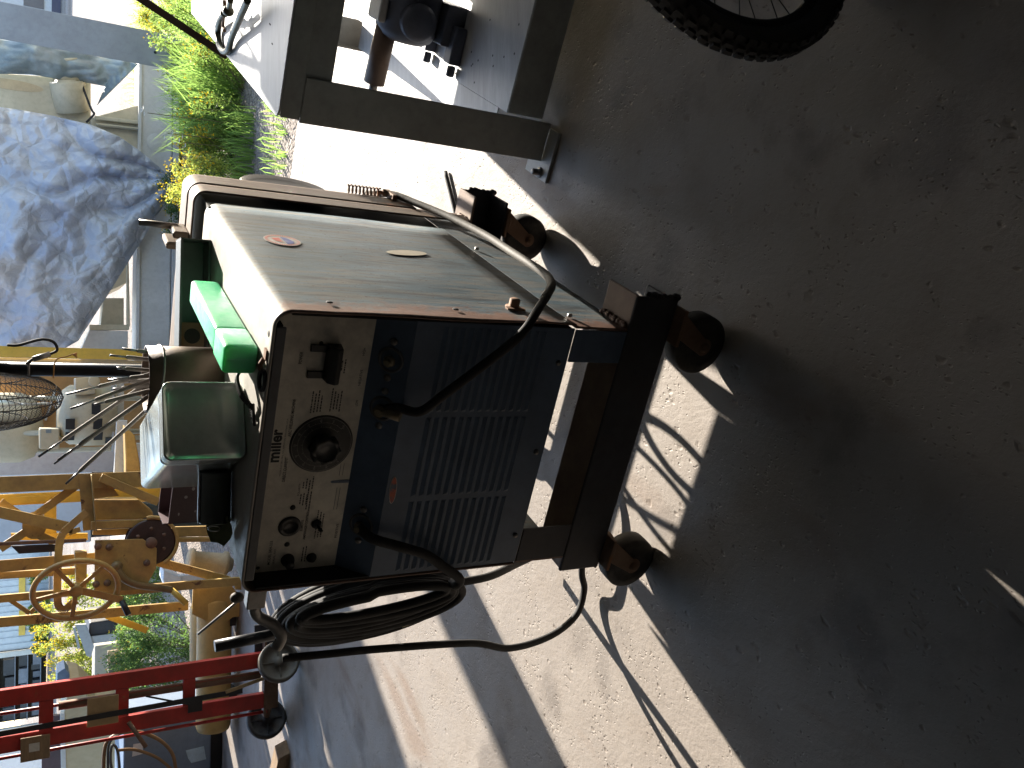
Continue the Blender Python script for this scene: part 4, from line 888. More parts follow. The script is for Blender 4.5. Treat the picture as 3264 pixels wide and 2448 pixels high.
# ------------------------------------------------------------ pedestal fan behind the welder
fo = Vector((0.040, 4.12, 0)); fan = thing('pedestal_fan', 'industrial pedestal fan with a wire cage and black pole behind the welder', 'fan', fo)
FB = paint('fan black', (0.028, 0.028, 0.032), 0.45, 0.2, 0.2, 9, (0.08, 0.07, 0.06), 0.3)
MB().cyl(fo + Vector((0, 0, 0.02)), fo + Vector((0, 0, 1.62)), 0.029, 20).build('pole', FB, fan)
MB().lathe(fo, (0, 0, 1), [(0, 0), (0.28, 0), (0.28, 0.015), (0.10, 0.03), (0.05, 0.06), (0.03, 0.10), (0, 0.10)], 40).build('base', FB, fan)
fc = fo + Vector((-0.115, 0, 1.665)); FR = 0.325; fax = Vector((-0.985, 0.17, 0))
WIRE = paint('cage wire', (0.07, 0.06, 0.055), 0.5, 0.4, 0.2, 20, rust=0.1)
f1_, f2_ = fax.cross(Vector((0, 0, 1))).normalized(), Vector((0, 0, 1))
def cage(front):
    mb = MB(); hs = 0.125 if front else -0.105
    for k in range(90):
        an = 2*PI*k/90; d = f1_*math.cos(an) + f2_*math.sin(an)
        pts = []
        for i in range(7):
            t = i/6; pts.append(fc + d*(0.05 + (FR - 0.05)*math.sin(t*PI/2)) + fax*hs*math.cos(t*PI/2))
        mb.tube(pts, 0.0014, 4, cap=False)
    for r, h in ((FR, 0), (FR*0.92, hs*0.40), (FR*0.6, hs*0.8), (0.055, hs)):
        mb.tube([fc + (f1_*math.cos(t) + f2_*math.sin(t))*r + fax*h for t in [2*PI*i/48 for i in range(48)]], 0.0026, 5, closed=True)
    if front: mb.lathe(fc + fax*hs, fax, [(0, 0.004), (0.055, 0.004), (0.055, 0)], 24)
    return mb.build('cage_guard', WIRE, fan)
cage(True); cage(False)
BLM = paint('fan blade aluminium', (0.42, 0.43, 0.43), 0.3, 0.8, 0.1, 6)
for k in range(3):
    a0 = 2*PI*k/3 + 0.3
    def bl(u, v, a0=a0):
        an = a0 + (u - 0.5)*1.35*(0.6 + 0.4*v); r = 0.04 + 0.24*v; return fc + (f1_*math.cos(an) + f2_*math.sin(an))*r + fax*(0.02 + (u - 0.5)*0.055)
    MB().grid(bl, 8, 6).build('blade', BLM, fan, solid=0.002)
m = MB().lathe(fc - fax*0.06, -fax, [(0, 0.18), (0.055, 0.175), (0.075, 0.15), (0.078, 0.03), (0.06, 0), (0, 0)], 28); m.build('motor', FB, fan)
m = MB(); m.tube(smooth_path([py(25, 1100, 4.12), py(60, 1100, 4.10), py(130, 1082, 4.10), py(170, 1090, 4.10), py(182, 1115, 4.10), py(160, 1128, 4.10), py(110, 1142, 4.10), py(85, 1160, 4.085)], 6), 0.006, 8); m.build('power_cable', CABLE, fan)
m = MB(); m.tube([py(160, 1128, 4.085), py(105, 1145, 4.085)], 0.012, 10); m.tube([fo + Vector((0.032*math.cos(t), 0.032*math.sin(t), 1.47)) for t in [2*PI*i/16 for i in range(16)]], 0.006, 6, closed=True); m.build('cable_clamp', STEELD, fan)
m = MB(); TW = paint('straw twine', (0.40, 0.20, 0.06), 0.8, 0, 0.2, 30)
m.tube(smooth_path([py(170, 1205, 4.07), py(172, 1170, 4.08), py(175, 1156, 4.085), py(185, 1143, 4.085), py(215, 1136, 4.085), py(232, 1128, 4.085)], 5), 0.003, 6)
for k in range(9): m.tube([py(230, 1129, 4.085), py(246, 1124 + k*2.2, 4.085 + 0.004*(k % 3))], 0.0012, 4)
tag(m.build('twine', TW), 'straw coloured twine knotted round the black fan pole', 'twine')
# ------------------------------------------------------------ red hand truck
HY = 5.32
ht = thing('hand_truck', 'red steel hand truck with two grey wheels standing at the left', 'hand truck', (-1.85, HY, 0))
r1, r2 = py(816, 2100, HY), py(790, 2270, HY)
def hv(P, z): return Vector((P.x, P.y, z))
RX = [(py(600, 2140, HY).x), (py(600, 2275, HY).x)]
for i, xr in enumerate(RX):
    m = MB(); m.box(xr - 0.045, xr + 0.045, HY, HY + 0.006, 0.14, 1.72); m.box(xr - 0.045, xr - 0.040, HY + 0.006, HY + 0.04, 0.14, 1.72); m.box(xr + 0.040, xr + 0.045, HY + 0.006, HY + 0.04, 0.14, 1.72)
    m.build('rail', REDP, ht, bevel=0.002)
    m = MB(); m.tube([(xr + 0.075*(-1 if i == 0 else 1)*-1 - (0.0 if i else 0.16), HY + 0.02, 0.16), (xr + 0.075*(-1 if i == 0 else 1)*-1 - (0.0 if i else 0.16), HY + 0.02, 1.72)], 0.010, 8); m.build('side_rod', REDP, ht)
for z in (0.62, 0.98, 1.36):
    m = MB(); m.box(RX[1] + 0.046, RX[0] - 0.046, HY + 0.001, HY + 0.012, z - 0.035, z + 0.035); m.build('cross_bar', REDP, ht, bevel=0.002)
mid = (RX[0] + RX[1])/2
m = MB(); m.tube([(mid + 0.03, HY + 0.03, 0.20), (mid + 0.03, HY + 0.03, 1.30)], 0.024, 14); m.build('centre_pipe', RUSTB, ht)
m = MB(); m.bar((mid - 0.03, HY - 0.03, 0.32), (mid - 0.05, HY - 0.03, 1.60), 0.030, 0.006, (0, 1, 0)); m.build('lift_bar', FB, ht)
TANP = paint('tan plate', (0.42, 0.29, 0.15), 0.6, 0, 0.2, 6, rust=0.04)
m = MB(); m.box(mid - 0.10, mid + 0.06, HY - 0.02, HY - 0.012, 1.00, 1.16); m.build('tan_plate', TANP, ht, bevel=0.003)
m = MB(); m.box(RX[1] - 0.10, RX[1] + 0.03, HY - 0.03, HY - 0.02, 1.34, 1.48); pl = m.build('wood_block', WOOD, ht, bevel=0.003)
m = MB(); m.box(RX[1] - 0.05, RX[1] - 0.005, HY - 0.0312, HY - 0.0302, 1.39, 1.44); m.build('paper_tag', paint('paper', (0.6, 0.58, 0.54), 0.8, 0, 0.1, 9), pl)
m = MB(); m.box(mid - 0.11, mid - 0.03, HY - 0.03, HY - 0.022, 0.55, 0.63); m.bar((mid - 0.06, HY - 0.035, 0.62), (mid + 0.03, HY - 0.035, 0.86), 0.010, 0.004, (0, 1, 0)); m.build('latch', FB, ht)
m = MB(); m.tube([(mid - 0.10, HY - 0.04, 0.95), (mid - 0.25, HY - 0.06, 0.86)], 0.012, 8); m.build('lever', RUSTB, ht)
m = MB(); m.bar((mid - 0.02, HY - 0.04, 0.42), (mid + 0.03, HY - 0.05, 0.20), 0.020, 0.006, (0, 1, 0)); m.build('strut', TANP, ht)
m = MB(); m.box(RX[1] - 0.10, RX[0] + 0.12, HY - 0.01, HY + 0.05, 0.17, 0.185); m.box(RX[1] - 0.05, RX[0] + 0.06, HY - 0.012, HY - 0.006, 0.10, 0.17); m.build('axle_plate', RUSTB, ht, bevel=0.002)
m = MB(); m.obox((RX[0] - 0.02, HY + 0.05, 0.10), (0.22, 0.02, 0), (0, 0.02, 0), (0, 0, 0.13)); m.obox((RX[0] - 0.02, HY + 0.05, 0.10), (0.22, 0.02, 0), (0, 0.12, 0), (0, 0, 0.006)); m.build('toe_plate', BEAM, ht, bevel=0.002)
WH = paint('dusty wheel', (0.11, 0.095, 0.075), 0.6, 0, 0.25, 9, (0.2, 0.17, 0.13), 0.4)
wax = Vector((0.52, -0.854, 0))
for i, (x, y) in enumerate(((957, 2105), (915, 2285))):
    g = pz(x, y, 0); c = g + Vector((0, 0.03, 0.124)); R = 0.122
    wo = MB().lathe(c, wax, [(0, -0.02), (0.03, -0.02), (0.03, -0.008), (0.096, -0.008), (0.100, -0.026), (R - 0.006, -0.027), (R, -0.018), (R, 0.018), (R - 0.006, 0.027), (0.100, 0.026), (0.096, 0.008), (0.03, 0.008), (0.03, 0.02), (0, 0.02)], 36).build('wheel', WH if i == 0 else RUBBER, ht)
    m = MB(); u_ = wax.cross(Vector((0, 0, 1))).normalized()
    for k in range(4):
        an = PI/4*0 + k*PI/2; d = u_*math.cos(an) + Vector((0, 0, math.sin(an))); m.bar(c + wax*0.011 + d*0.03, c + wax*0.011 + d*0.097, 0.008, 0.006, wax)
    m.build('wheel_rib', WH if i == 0 else RUBBER, wo)
ca, cb = pz(957, 2105) + Vector((0, 0.03, 0.124)), pz(915, 2285) + Vector((0, 0.03, 0.124))
MB().cyl(ca - (ca - cb).normalized()*0.03, cb + (ca - cb).normalized()*0.03, 0.018, 12).build('axle', RUSTB, ht)
# wedge of timber at the left edge
q = pz(925, 2400); tag(MB().prism([q, q + Vector((-0.30, 0.12, 0)), q + Vector((-0.30, 0.12, 0.09)), q + Vector((-0.03, 0.01, 0.07))], (0.05, 0.10, 0)).build('timber_offcut', WOOD, bevel=0.004), 'short brown timber offcut lying on the concrete at the left edge', 'timber')

# ------------------------------------------------------------ yellow winch rig
GY = 6.75
rg = thing('winch_rig', 'old yellow drilling rig mast with a hand winch and spoked wheel', 'winch rig', (-1.2, GY, 0))
def gy(x, y, Y=GY): return py(x, y, Y)
def flat(mb, pts, Y, th=0.02, mi=0): return mb.prism([gy(x, y, Y) for x, y in pts], (0, th, 0), mi)
def member(nm, x0, y0, x1, y1, wd_, th, Y=GY, mat=None):
    mb = MB(); p, q = gy(x0, y0, Y), gy(x1, y1, Y); mb.bar(p, q, wd_, th, (0, 1, 0)); return mb.build(nm, mat or YEL, rg, bevel=0.003)
# right post: angle section
pR = gy(250, 1535); 
m = MB(); m.box(pR.x - 0.055, pR.x + 0.055, GY, GY + 0.008, 0.04, 1.95); m.box(pR.x - 0.055, pR.x - 0.047, GY + 0.008, GY + 0.11, 0.04, 1.95); m.build('mast_post', YEL, rg, bevel=0.002)
pB = gy(250, 1590); m = MB(); m.box(pB.x - 0.05, pB.x + 0.03, GY + 0.22, GY + 0.23, 0.04, 1.95); m.build('mast_post', YELB, rg)
pM = gy(300, 1790); m = MB(); m.box(pM.x - 0.04, pM.x + 0.04, GY + 0.12, GY + 0.13, 0.8, 1.95); m.box(pM.x - 0.045, pM.x - 0.04, GY + 0.13, GY + 0.20, 0.8, 1.95); m.build('mast_post', YEL, rg)
# lattice diagonals
for a in ((0, 1600, 90, 1660), (90, 1660, 255, 1540), (0, 1750, 90, 1690), (90, 1690, 200, 1740)): member('lattice_brace', *a, 0.055, 0.008, GY + 0.06)
MB().prism(ell(gy(110, 1675, GY + 0.05), Vector((0.095, 0, 0)), Vector((0, 0, 0.075)), 24), (0, 0.008, 0)).build('gusset_disc', YEL, rg)
member('long_brace', -60, 1620, 235, 1685, 0.075, 0.02, GY - 0.02)
member('long_brace', 235, 1685, 240, 1700, 0.075, 0.02, GY - 0.02)
m = MB(); flat(m, [(35, 1585), (160, 1580), (160, 1600), (35, 1605)], GY + 0.20); flat(m, [(140, 1597), (180, 1597), (180, 1720), (140, 1720)], GY + 0.21); flat(m, [(35, 1700), (280, 1700), (280, 1722), (35, 1722)], GY + 0.20); m.build('rear_frame', YELB, rg)
# horizontal head angle
m = MB(); p, q = gy(270, 1512), gy(285, 1690)
m.bar(p, q, 0.08, 0.008, (0, 1, 0)) ; m.bar(p + Vector((0, -0.045, -0.04)), q + Vector((0, -0.045, -0.04)), 0.09, 0.008, (0, 0, 1)); m.build('head_angle', YEL, rg, bevel=0.002)
member('knee_brace', 320, 1522, 505, 1600, 0.06, 0.02, GY - 0.03)
m = MB(); flat(m, [(285, 1515), (330, 1515), (380, 1580), (300, 1590)], GY + 0.02); m.build('corner_plate', YEL, rg)
# gearbox shell behind and winch side plate
m = MB(); flat(m, [(296, 1594), (440, 1592), (488, 1630), (490, 1655), (296, 1660)], GY + 0.02, 0.18); m.build('gear_cover', YEL, rg, bevel=0.015)
member('side_channel', 290, 1674, 540, 1664, 0.052, 0.03, GY - 0.06)
m = MB(); flat(m, [(296, 1690), (540, 1680), (545, 1705), (296, 1705)], GY - 0.03, 0.03); m.build('side_channel', YEL, rg)
wp = MB(); flat(wp, [(303, 1722), (455, 1718), (500, 1748), (498, 1812), (470, 1862), (440, 1880), (300, 1888)], GY - 0.16, 0.012); wpo = wp.build('winch_plate', YEL, rg, bevel=0.003)
for x, y in ((348, 1744), (468, 1794), (342, 1858), (312, 1742), (306, 1862)): hexbolt('plate_bolt', gy(x, y, GY - 0.165), Vector((0, -1, 0)), 0.016, 0.02, wpo, RUSTB, 0.024)
dcn = gy(478, 1725, GY - 0.08)
MB().lathe(dcn - Vector((0, 0.0, 0)), (0, 1, 0), [(0, -0.052), (0.03, -0.05), (0.15, -0.055), (0.165, -0.05), (0.165, -0.035), (0.10, -0.03), (0.10, 0.03), (0.165, 0.035), (0.165, 0.05), (0.03, 0.055)], 36).build('winch_drum', paint('greasy drum', (0.06, 0.035, 0.028), 0.45, 0.2, 0.3, 9), rg)
m = MB(); m.lathe(dcn + Vector((0, -0.058, 0)), (0, -1, 0), [(0, 0.03), (0.035, 0.03), (0.04, 0.02), (0.04, 0.0)], 18)
for k in range(6): m.lathe(dcn + Vector((0.1*math.cos(k*PI/3), -0.056, 0.1*math.sin(k*PI/3))), (0, -1, 0), [(0, 0.012), (0.012, 0.01), (0.014, 0.0)], 8)
m.tube([dcn + Vector((0.105*math.cos(t), 0.06*math.sin(t*0.07) - 0.02, 0.105*math.sin(t))) for t in [i*0.3 for i in range(120)]], 0.006, 6)
m.build('drum_cable', RUSTB, rg)
MB().lathe(dcn + Vector((0, -0.062, 0)), (0, 1, 0), [(0.166, 0), (0.19, 0), (0.19, 0.02), (0.166, 0.02), (0.166, 0)], 30, ref=(0, 0, -1), arc=(math.radians(-100), math.radians(60))).build('drum_guard', YEL, rg)
m = MB(); m.tube(smooth_path([gy(375, 1808, GY - 0.19), gy(382, 1828, GY - 0.21), gy(400, 1848, GY - 0.21), gy(440, 1865, GY - 0.20), gy(500, 1873, GY - 0.18), gy(545, 1880, GY - 0.16)], 6), [0.026]*31, 10); m.sphere(gy(372, 1806, GY - 0.19), 0.04, 12, 8); m.build('brake_lever', paint('worn lever', (0.22, 0.145, 0.06), 0.45, 0.1, 0.3, 8, rust=0.2), rg)
m = MB(); m.tube([gy(545, 1880, GY - 0.16), gy(595, 1925, GY - 0.2)], 0.022, 10); m.build('lever_foot', YELB, rg)
# hoop guard
m = MB(); hp_ = smooth_path([gy(276, 1632, GY - 0.2), gy(230, 1672, GY - 0.22), gy(196, 1708, GY - 0.23), gy(186, 1770, GY - 0.24), gy(183, 1850, GY - 0.24), gy(184, 1918, GY - 0.24), gy(192, 1938, GY - 0.24), gy(206, 1943, GY - 0.24), gy(222, 1930, GY - 0.23), gy(243, 1912, GY - 0.22)], 6)
for i in range(len(hp_) - 1): m.bar(hp_[i], hp_[i + 1] + (hp_[i + 1] - hp_[i])*0.04, 0.048, 0.012, (0, 1, 0))
m.build('hoop_guard', YEL, rg)
# spoked hand wheel
hc, hr = gy(243, 1880, GY - 0.30), 0.265
hu = Vector((0.93, -0.36, 0)); hn = hu.cross(Vector((0, 0, 1)))
m = MB(); m.tube([hc + hu*hr*0.85*math.cos(t) + Vector((0, 0, hr*0.97*math.sin(t))) for t in [2*PI*i/48 for i in range(48)]], 0.019, 10, closed=True); hw = m.build('hand_wheel', YEL, rg)
for k in range(5):
    an = 2*PI*k/5 + 0.55; m = MB(); m.bar(hc, hc + hu*hr*0.84*math.cos(an) + Vector((0, 0, hr*0.96*math.sin(an))), 0.028, 0.010, hn); m.build('wheel_spoke', YEL, hw)
m = MB(); m.lathe(hc - hn*0.03, hn, [(0, 0), (0.04, 0), (0.04, 0.06), (0, 0.06)], 16); m.build('wheel_hub', YEL, hw)
m = MB(); m.cyl(gy(388, 1915, GY - 0.32), gy(410, 1960, GY - 0.36), 0.020, 12); m.build('crank_grip', BAKELITE, hw)
m = MB(); m.bar(hc, gy(390, 1912, GY - 0.31), 0.045, 0.02, (0, 1, 0)); m.build('crank_arm', YEL, hw)
member('rig_rod', 275, 1722, -40, 1735, 0.022, 0.022, GY - 0.1, RUSTB); m = MB(); flat(m, [(35, 1740), (60, 1740), (185, 1735), (185, 1758), (60, 1765)], GY - 0.05, 0.02); m.build('brake_band', BEAM, rg)
m = MB(); flat(m, [(238, 1760), (278, 1758), (276, 1888), (243, 1886)], GY - 0.12, 0.08); m.build('brake_housing', YEL, rg, bevel=0.006)
# lower legs and jack stand
member('mast_leg', 545, 1695, 745, 1690, 0.075, 0.03, GY + 0.02); member('mast_leg', 548, 1720, 745, 1718, 0.03, 0.06, GY + 0.0)
member('mast_leg', 300, 1890, 765, 1852, 0.062, 0.03, GY - 0.10); member('mast_leg', 500, 1790, 730, 1850, 0.062, 0.03, GY - 0.02)
member('rear_leg', -20, 1985, 600, 1930, 0.07, 0.03, GY + 0.35); member('rear_leg', -20, 1910, 260, 1885, 0.055, 0.03, GY + 0.30); member('rear_leg', -20, 1835, 240, 1820, 0.05, 0.03, GY + 0.30)
member('rear_brace', 340, 1962, 470, 2010, 0.05, 0.012, GY + 0.5, YELB); member('rear_brace', 20, 1905, 95, 1955, 0.03, 0.012, GY + 0.32); member('rear_brace', 95, 1955, 120, 1930, 0.03, 0.012, GY + 0.32); member('rear_brace', 130, 1835, 170, 1800, 0.03, 0.012, GY + 0.3)
m = MB(); flat(m, [(615, 1878), (740, 1868), (780, 1925), (770, 1965), (742, 1968), (700, 2000), (612, 1958)], GY + 0.14, 0.02); flat(m, [(745, 1840), (795, 1845), (792, 1880), (750, 1880)], GY + 0.1, 0.02); m.build('base_plate', YELT, rg, bevel=0.004)
pa_, pb2 = gy(598, 1788, GY + 0.33), gy(740, 1800, GY + 0.33); MB().lathe(pa_, pb2 - pa_, [(0, 0), (0.085, 0), (0.10, 0.012), (0.10, 0.04), (0.082, 0.05), (0.085, 0.26), (0.10, 0.27), (0.10, 0.30), (0.06, 0.32), (0.05, (pb2 - pa_).length), (0, (pb2 - pa_).length)], 30).build('pump_casting', paint('gritty tan casting', (0.40, 0.33, 0.22), 0.85, 0, 0.2, 14, bump=0.5), rg)
# yellow tank cylinders lying beside the rig
TY = 7.0
yt = thing('yellow_tank', 'faded yellow steel cylinder lying on the concrete beside the rig', 'tank', py(760, 2200, TY))
p, q = py(728, 1895, TY), py(698, 2325, TY)
R_ = 0.13; dd = (q - p).normalized(); p.z = max(p.z, R_ + 0.03); q.z = p.z
MB().lathe(p, (q - p), [(0, 0), (0.10, 0.004), (R_, 0.03), (R_, (q - p).length - 0.05), (R_*0.92, (q - p).length - 0.015), (R_*0.6, (q - p).length), (0, (q - p).length)], 36).build('cylinder', YELT, yt)
m = MB(); m.lathe(q - dd*0.16 - Vector((0, 0.0, 0.0)), dd, [(R_ + 0.002, 0), (R_ + 0.006, 0.0), (R_ + 0.006, 0.02), (R_ + 0.002, 0.02)], 36); m.build('cylinder_band', YELT, yt)
for e_ in (q - dd*0.32, p + dd*0.15): MB().obox(e_ + Vector((0, -0.08, -p.z)), dd*0.08, (0, 0.16, 0), (0, 0, p.z - 0.02)).build('saddle', BEAM, yt)
yt2 = thing('rear_cylinder', 'shorter yellow cylinder lying behind the yellow tank', 'tank', py(700, 2040, TY + 0.45))
p2, q2 = py(655, 1930, TY + 0.42), py(648, 2112, TY + 0.42); q2.z = p2.z
MB().lathe(p2, (q2 - p2), [(0, 0), (0.115, 0.0), (0.12, 0.01), (0.12, (q2 - p2).length - 0.03), (0.10, (q2 - p2).length), (0, (q2 - p2).length)], 32).build('cylinder', YELT, yt2)
for e_ in (p2 + Vector((-0.25, -0.05, -p2.z)), q2 + Vector((0.10, -0.05, -p2.z))): MB().obox(e_, (0.06, 0, 0), (0, 0.1, 0), (0, 0, p2.z - 0.1)).build('saddle', BEAM, yt2)
# slate blue cabinet
BY = 7.45; bb = thing('blue_cabinet', 'slate blue steel cabinet with torn paper labels at the left edge', 'cabinet', py(700, 2440, BY))
pl_ = py(395, 2255, BY); zt = pl_.z; xr = py(600, 2285, BY).x; 
m = MB(); m.box(xr - 1.3, xr, BY, BY + 0.7, 0.09, zt); m.build('cabinet_body', BLUEB, bb, bevel=0.012)
m = MB(); m.box(xr - 1.28, xr - 0.02, BY + 0.03, BY + 0.67, -0.0, 0.088); m.build('plinth', BLACKIN, bb)
def onb(x, y): return py(x, y, BY - 0.0015)
m = MB(); m.add([onb(592, 2392), onb(650, 2378), onb(657, 2420), onb(610, 2432), onb(600, 2418)], [[0, 1, 2, 3, 4]]); m.build('torn_label', paint('pale label', (0.42, 0.55, 0.66), 0.7, 0, 0.15, 12), bb, fix=False)
m = MB(); m.add([onb(425, 2372), onb(452, 2368), onb(458, 2402), onb(421, 2412)], [[0, 1, 2, 3]]); m.build('paper_label', paint('paper white', (0.62, 0.62, 0.64), 0.7, 0, 0.1, 12), bb, fix=False)
hs = MB(); HOSE = paint('tan hose', (0.22, 0.12, 0.05), 0.5, 0, 0.2, 12)
hs.tube(smooth_path([py(330, 2470, BY - 0.2), py(332, 2400, BY - 0.2), py(345, 2360, BY - 0.2), py(390, 2335, BY - 0.2), py(450, 2335, BY - 0.2), py(510, 2360, BY - 0.18), py(548, 2400, BY - 0.16), py(560, 2450, BY - 0.15), py(565, 2480, BY - 0.15)], 6), 0.014, 10)
hs.tube(smooth_path([py(372, 2392, BY - 0.16), py(430, 2390, BY - 0.16), py(500, 2415, BY - 0.14), py(550, 2455, BY - 0.13)], 6), 0.012, 10)
tag(hs.build('hose', HOSE), 'tan rubber hose hanging in loops against the blue cabinet', 'hose')
hs = MB(); hs.tube(smooth_path([py(360, 2470, BY - 0.25), py(352, 2420, BY - 0.25), py(358, 2375, BY - 0.25), py(375, 2395, BY - 0.25), py(382, 2470, BY - 0.25)], 6), 0.010, 8); hs.tube(smooth_path([py(345, 2470, BY - 0.22), py(345, 2385, BY - 0.22), py(362, 2352, BY - 0.22), py(380, 2345, BY - 0.22)], 6), 0.009, 8)
tag(hs.build('grey_hose', CABLEG), 'thin grey hoses drooping beside the tan hose at the left edge', 'hose')
# rusty cream hopper behind the cabinet
RY = 9.2; rt = thing('rusty_hopper', 'cream steel hopper streaked with rust behind the red hand truck', 'hopper', py(420, 2380, RY))
RC = paint('rust streaked cream', (0.50, 0.42, 0.27), 0.6, 0, 0.12, 3, (0.36, 0.24, 0.12), 0.5, 0.24, 3.2, 0.35, 0.08, (1, 1, 0.5), (0.26, 0.12, 0.045))
m = MB(); m.prism([py(x, y, RY) for x, y in ((205, 2245), (225, 2190), (262, 2200), (310, 2245), (420, 2262), (420, 2500), (205, 2500))], (0, 0.9, 0)); m.build('hopper_body', RC, rt, bevel=0.01)
m = MB(); m.prism([py(x, y, RY - 0.01) for x, y in ((192, 2275), (206, 2275), (212, 2500), (196, 2500))], (0, 0.06, 0)); m.build('hopper_rim', CREAMW, rt)
m = MB(); m.prism([py(x, y, RY + 0.4) for x, y in ((133, 2285), (192, 2280), (196, 2500), (133, 2500))], (0, 0.05, 0)); m.build('dark_panel', MAROON, rt)
m = MB(); m.prism([py(x, y, RY + 0.3) for x, y in ((183, 2145), (207, 2130), (222, 2150), (212, 2220), (180, 2222))], (0, 0.3, 0)); m.build('hopper_lip', BLUEB, rt)
m = MB()
for a in (-0.6, -0.05):
    for d in (0.06, 0.78): P = py(420, 2380, RY) + Vector((a*0.7, d, 0)); m.box(P.x - 0.04, P.x + 0.04, P.y - 0.04, P.y + 0.04, -0.06, P.z + 0.1)
m.build('hopper_leg', RC, rt)
# ------------------------------------------------------------ steel columns outside
def column(name, xa, ya, xb, yb, Y, label, ext=5.5):
    A, B = py(xa, ya, Y), py(xb, yb, Y); mid_ = (A + B)/2; vd = Vector((mid_.x, mid_.y, 0)).normalized(); sd = Vector((vd.y, -vd.x, 0)); wd_ = (B - A).dot(sd)
    A = mid_ - sd*wd_/2; A.z = 0; o = thing(name, label, 'column', (mid_.x, mid_.y, -0.06)); z0 = -0.055; q = wd_*0.06
    m = MB(); m.obox(A + Vector((0, 0, z0 + 0.012)), sd*wd_, vd*0.014, (0, 0, ext)); m.obox(A + sd*q + vd*0.014 + Vector((0, 0, z0 + 0.012)), sd*(wd_ - 2*q), vd*wd_*0.7, (0, 0, ext))
    m.build('column_shaft', GREYC, o, bevel=0.003)
    MB().obox(A - sd*0.04 - vd*0.04 + Vector((0, 0, z0)), sd*(wd_ + 0.08), vd*(wd_ + 0.08), (0, 0, 0.012)).build('base_plate', GREYC, o)
    return o, A, B
c1, A, B = column('steel_column', 300, 178, 300, 64, 9.0, 'wide grey steel column rising from the weeds behind the bench')
MB().lathe(Vector(py(495, 167, 9.0)) + Vector((0, -0.0005, 0)), (0, -1, 0), [(0, 0.001), (0.014, 0.001), (0.014, 0)], 12).build('bolt_hole', BLACKIN, c1)
c2, A, B = column('steel_column', 200, 1508, 200, 1437, 11.0, 'grey steel column behind the cream motor and the yellow mast')

# ------------------------------------------------------------ tarped machine on the pale skid
SY = 10.3
sk = thing('tarped_machine', 'cream painted machine on a long pale steel skid behind the weeds', 'machine', py(550, 700, SY))
def sy(x, y, d=0.0): return py(x, y, SY + d)
m = MB(); zb_, zt_ = -0.02, sy(440, 700).z
m.box(sy(500, 1330).x, sy(500, 175).x, SY, SY + 0.5, zb_ + 0.06, zt_); m.build('skid_beam', CREAMW, sk, bevel=0.02)
m = MB(); m.box(sy(500, 1330).x, sy(500, 175).x, SY - 0.06, SY + 0.56, zb_, zb_ + 0.055); m.box(sy(500, 1330).x, sy(500, 175).x, SY - 0.03, SY, zt_ - 0.02, zt_ + 0.01); m.build('skid_flange', CREAMW, sk)
m = MB(); m.lathe(sy(500, 455) - Vector((0, 0.003, 0)), (0, -1, 0), [(0, 0.002), (0.10, 0.002), (0.104, 0)], 30); m.build('skid_cap', CREAMW, sk)
m = MB(); m.prism([sy(x, y, 0.12) for x, y in ((455, 330), (290, 375), (290, 480), (455, 480))], (0, 0.35, 0)); m.prism([sy(x, y, 0.1) for x, y in ((300, 372), (455, 390), (455, 402), (300, 385))], (0, -0.06, 0)); m.prism([sy(x, y, 0.1) for x, y in ((305, 395), (455, 412), (455, 418), (305, 402))], (0, -0.06, 0)); m.build('machine_base', CREAM, sk, bevel=0.01)
m = MB(); m.prism([sy(x, y, 0.2) for x, y in ((290, 250), (-40, 228), (-40, 355), (290, 395))], (0, 0.5, 0)); m.box(2.62, 3.45, SY + 0.72, SY + 1.2, 1.6, 4.6); m.build('machine_column', CREAM, sk, bevel=0.03)
for x, y, r, l in ((224, 325, 0.165, 0.22), (218, 243, 0.155, 0.20)):
    c = sy(x, y, 0.2); m = MB(); ax_ = Vector((0.90, -0.36, 0.22)).normalized(); m.lathe(c - ax_*0.1, ax_, [(0, l + 0.11), (r*0.62, l + 0.11), (r*0.64, l + 0.095), (r*0.98, l + 0.09), (r, l + 0.08), (r, 0), (0, 0)], 36); m.build('boss', CREAM, sk)
c = sy(35, 270, 0.2); m = MB(); m.prism(ell(c - Vector((0, 0.004, 0)), Vector((0.055, 0, 0)), Vector((0, 0, 0.30)), 36), (0, 0.003, 0)); m.build('oval_cover', paint('tan cover', (0.46, 0.36, 0.22), 0.5, 0, 0.08, 4), sk)
m = MB(); m.tube(smooth_path([sy(258, 262, 0.1), sy(290, 345, 0.02), sy(300, 362, 0.0), sy(290, 375, -0.02), sy(275, 390, -0.02)], 6), 0.012, 8); m.build('rubber_hose', CABLE, sk)
# back frame under the tarp
m = MB(); m.prism([sy(x, y, 0.05) for x, y in ((415, 1040), (410, 815), (405, 815), (405, 1040))], (0, 0.1, 0)); m.prism([sy(x, y, 0.05) for x, y in ((412, 1052), (285, 1052), (285, 1035), (412, 1035))], (0, 0.1, 0)); m.prism([sy(x, y, 0.25) for x, y in ((395, 1040), (320, 1040), (330, 950), (395, 950))], (0, 0.3, 0)); m.build('machine_frame', CREAM, sk, bevel=0.006)
m = MB(); m.prism([sy(x, y, 0.06) for x, y in ((408, 1055), (405, 1330), (265, 1330), (255, 1120), (285, 1052))], (0, 0.3, 0)); m.build('side_panel', CREAMW, sk, bevel=0.006)
m = MB(); m.prism([sy(x, y, 0.65) for x, y in ((405, 480), (-60, 330), (-60, 1120), (405, 900))], (0, 0.9, 0)); m.build('machine_body', CREAM, sk)
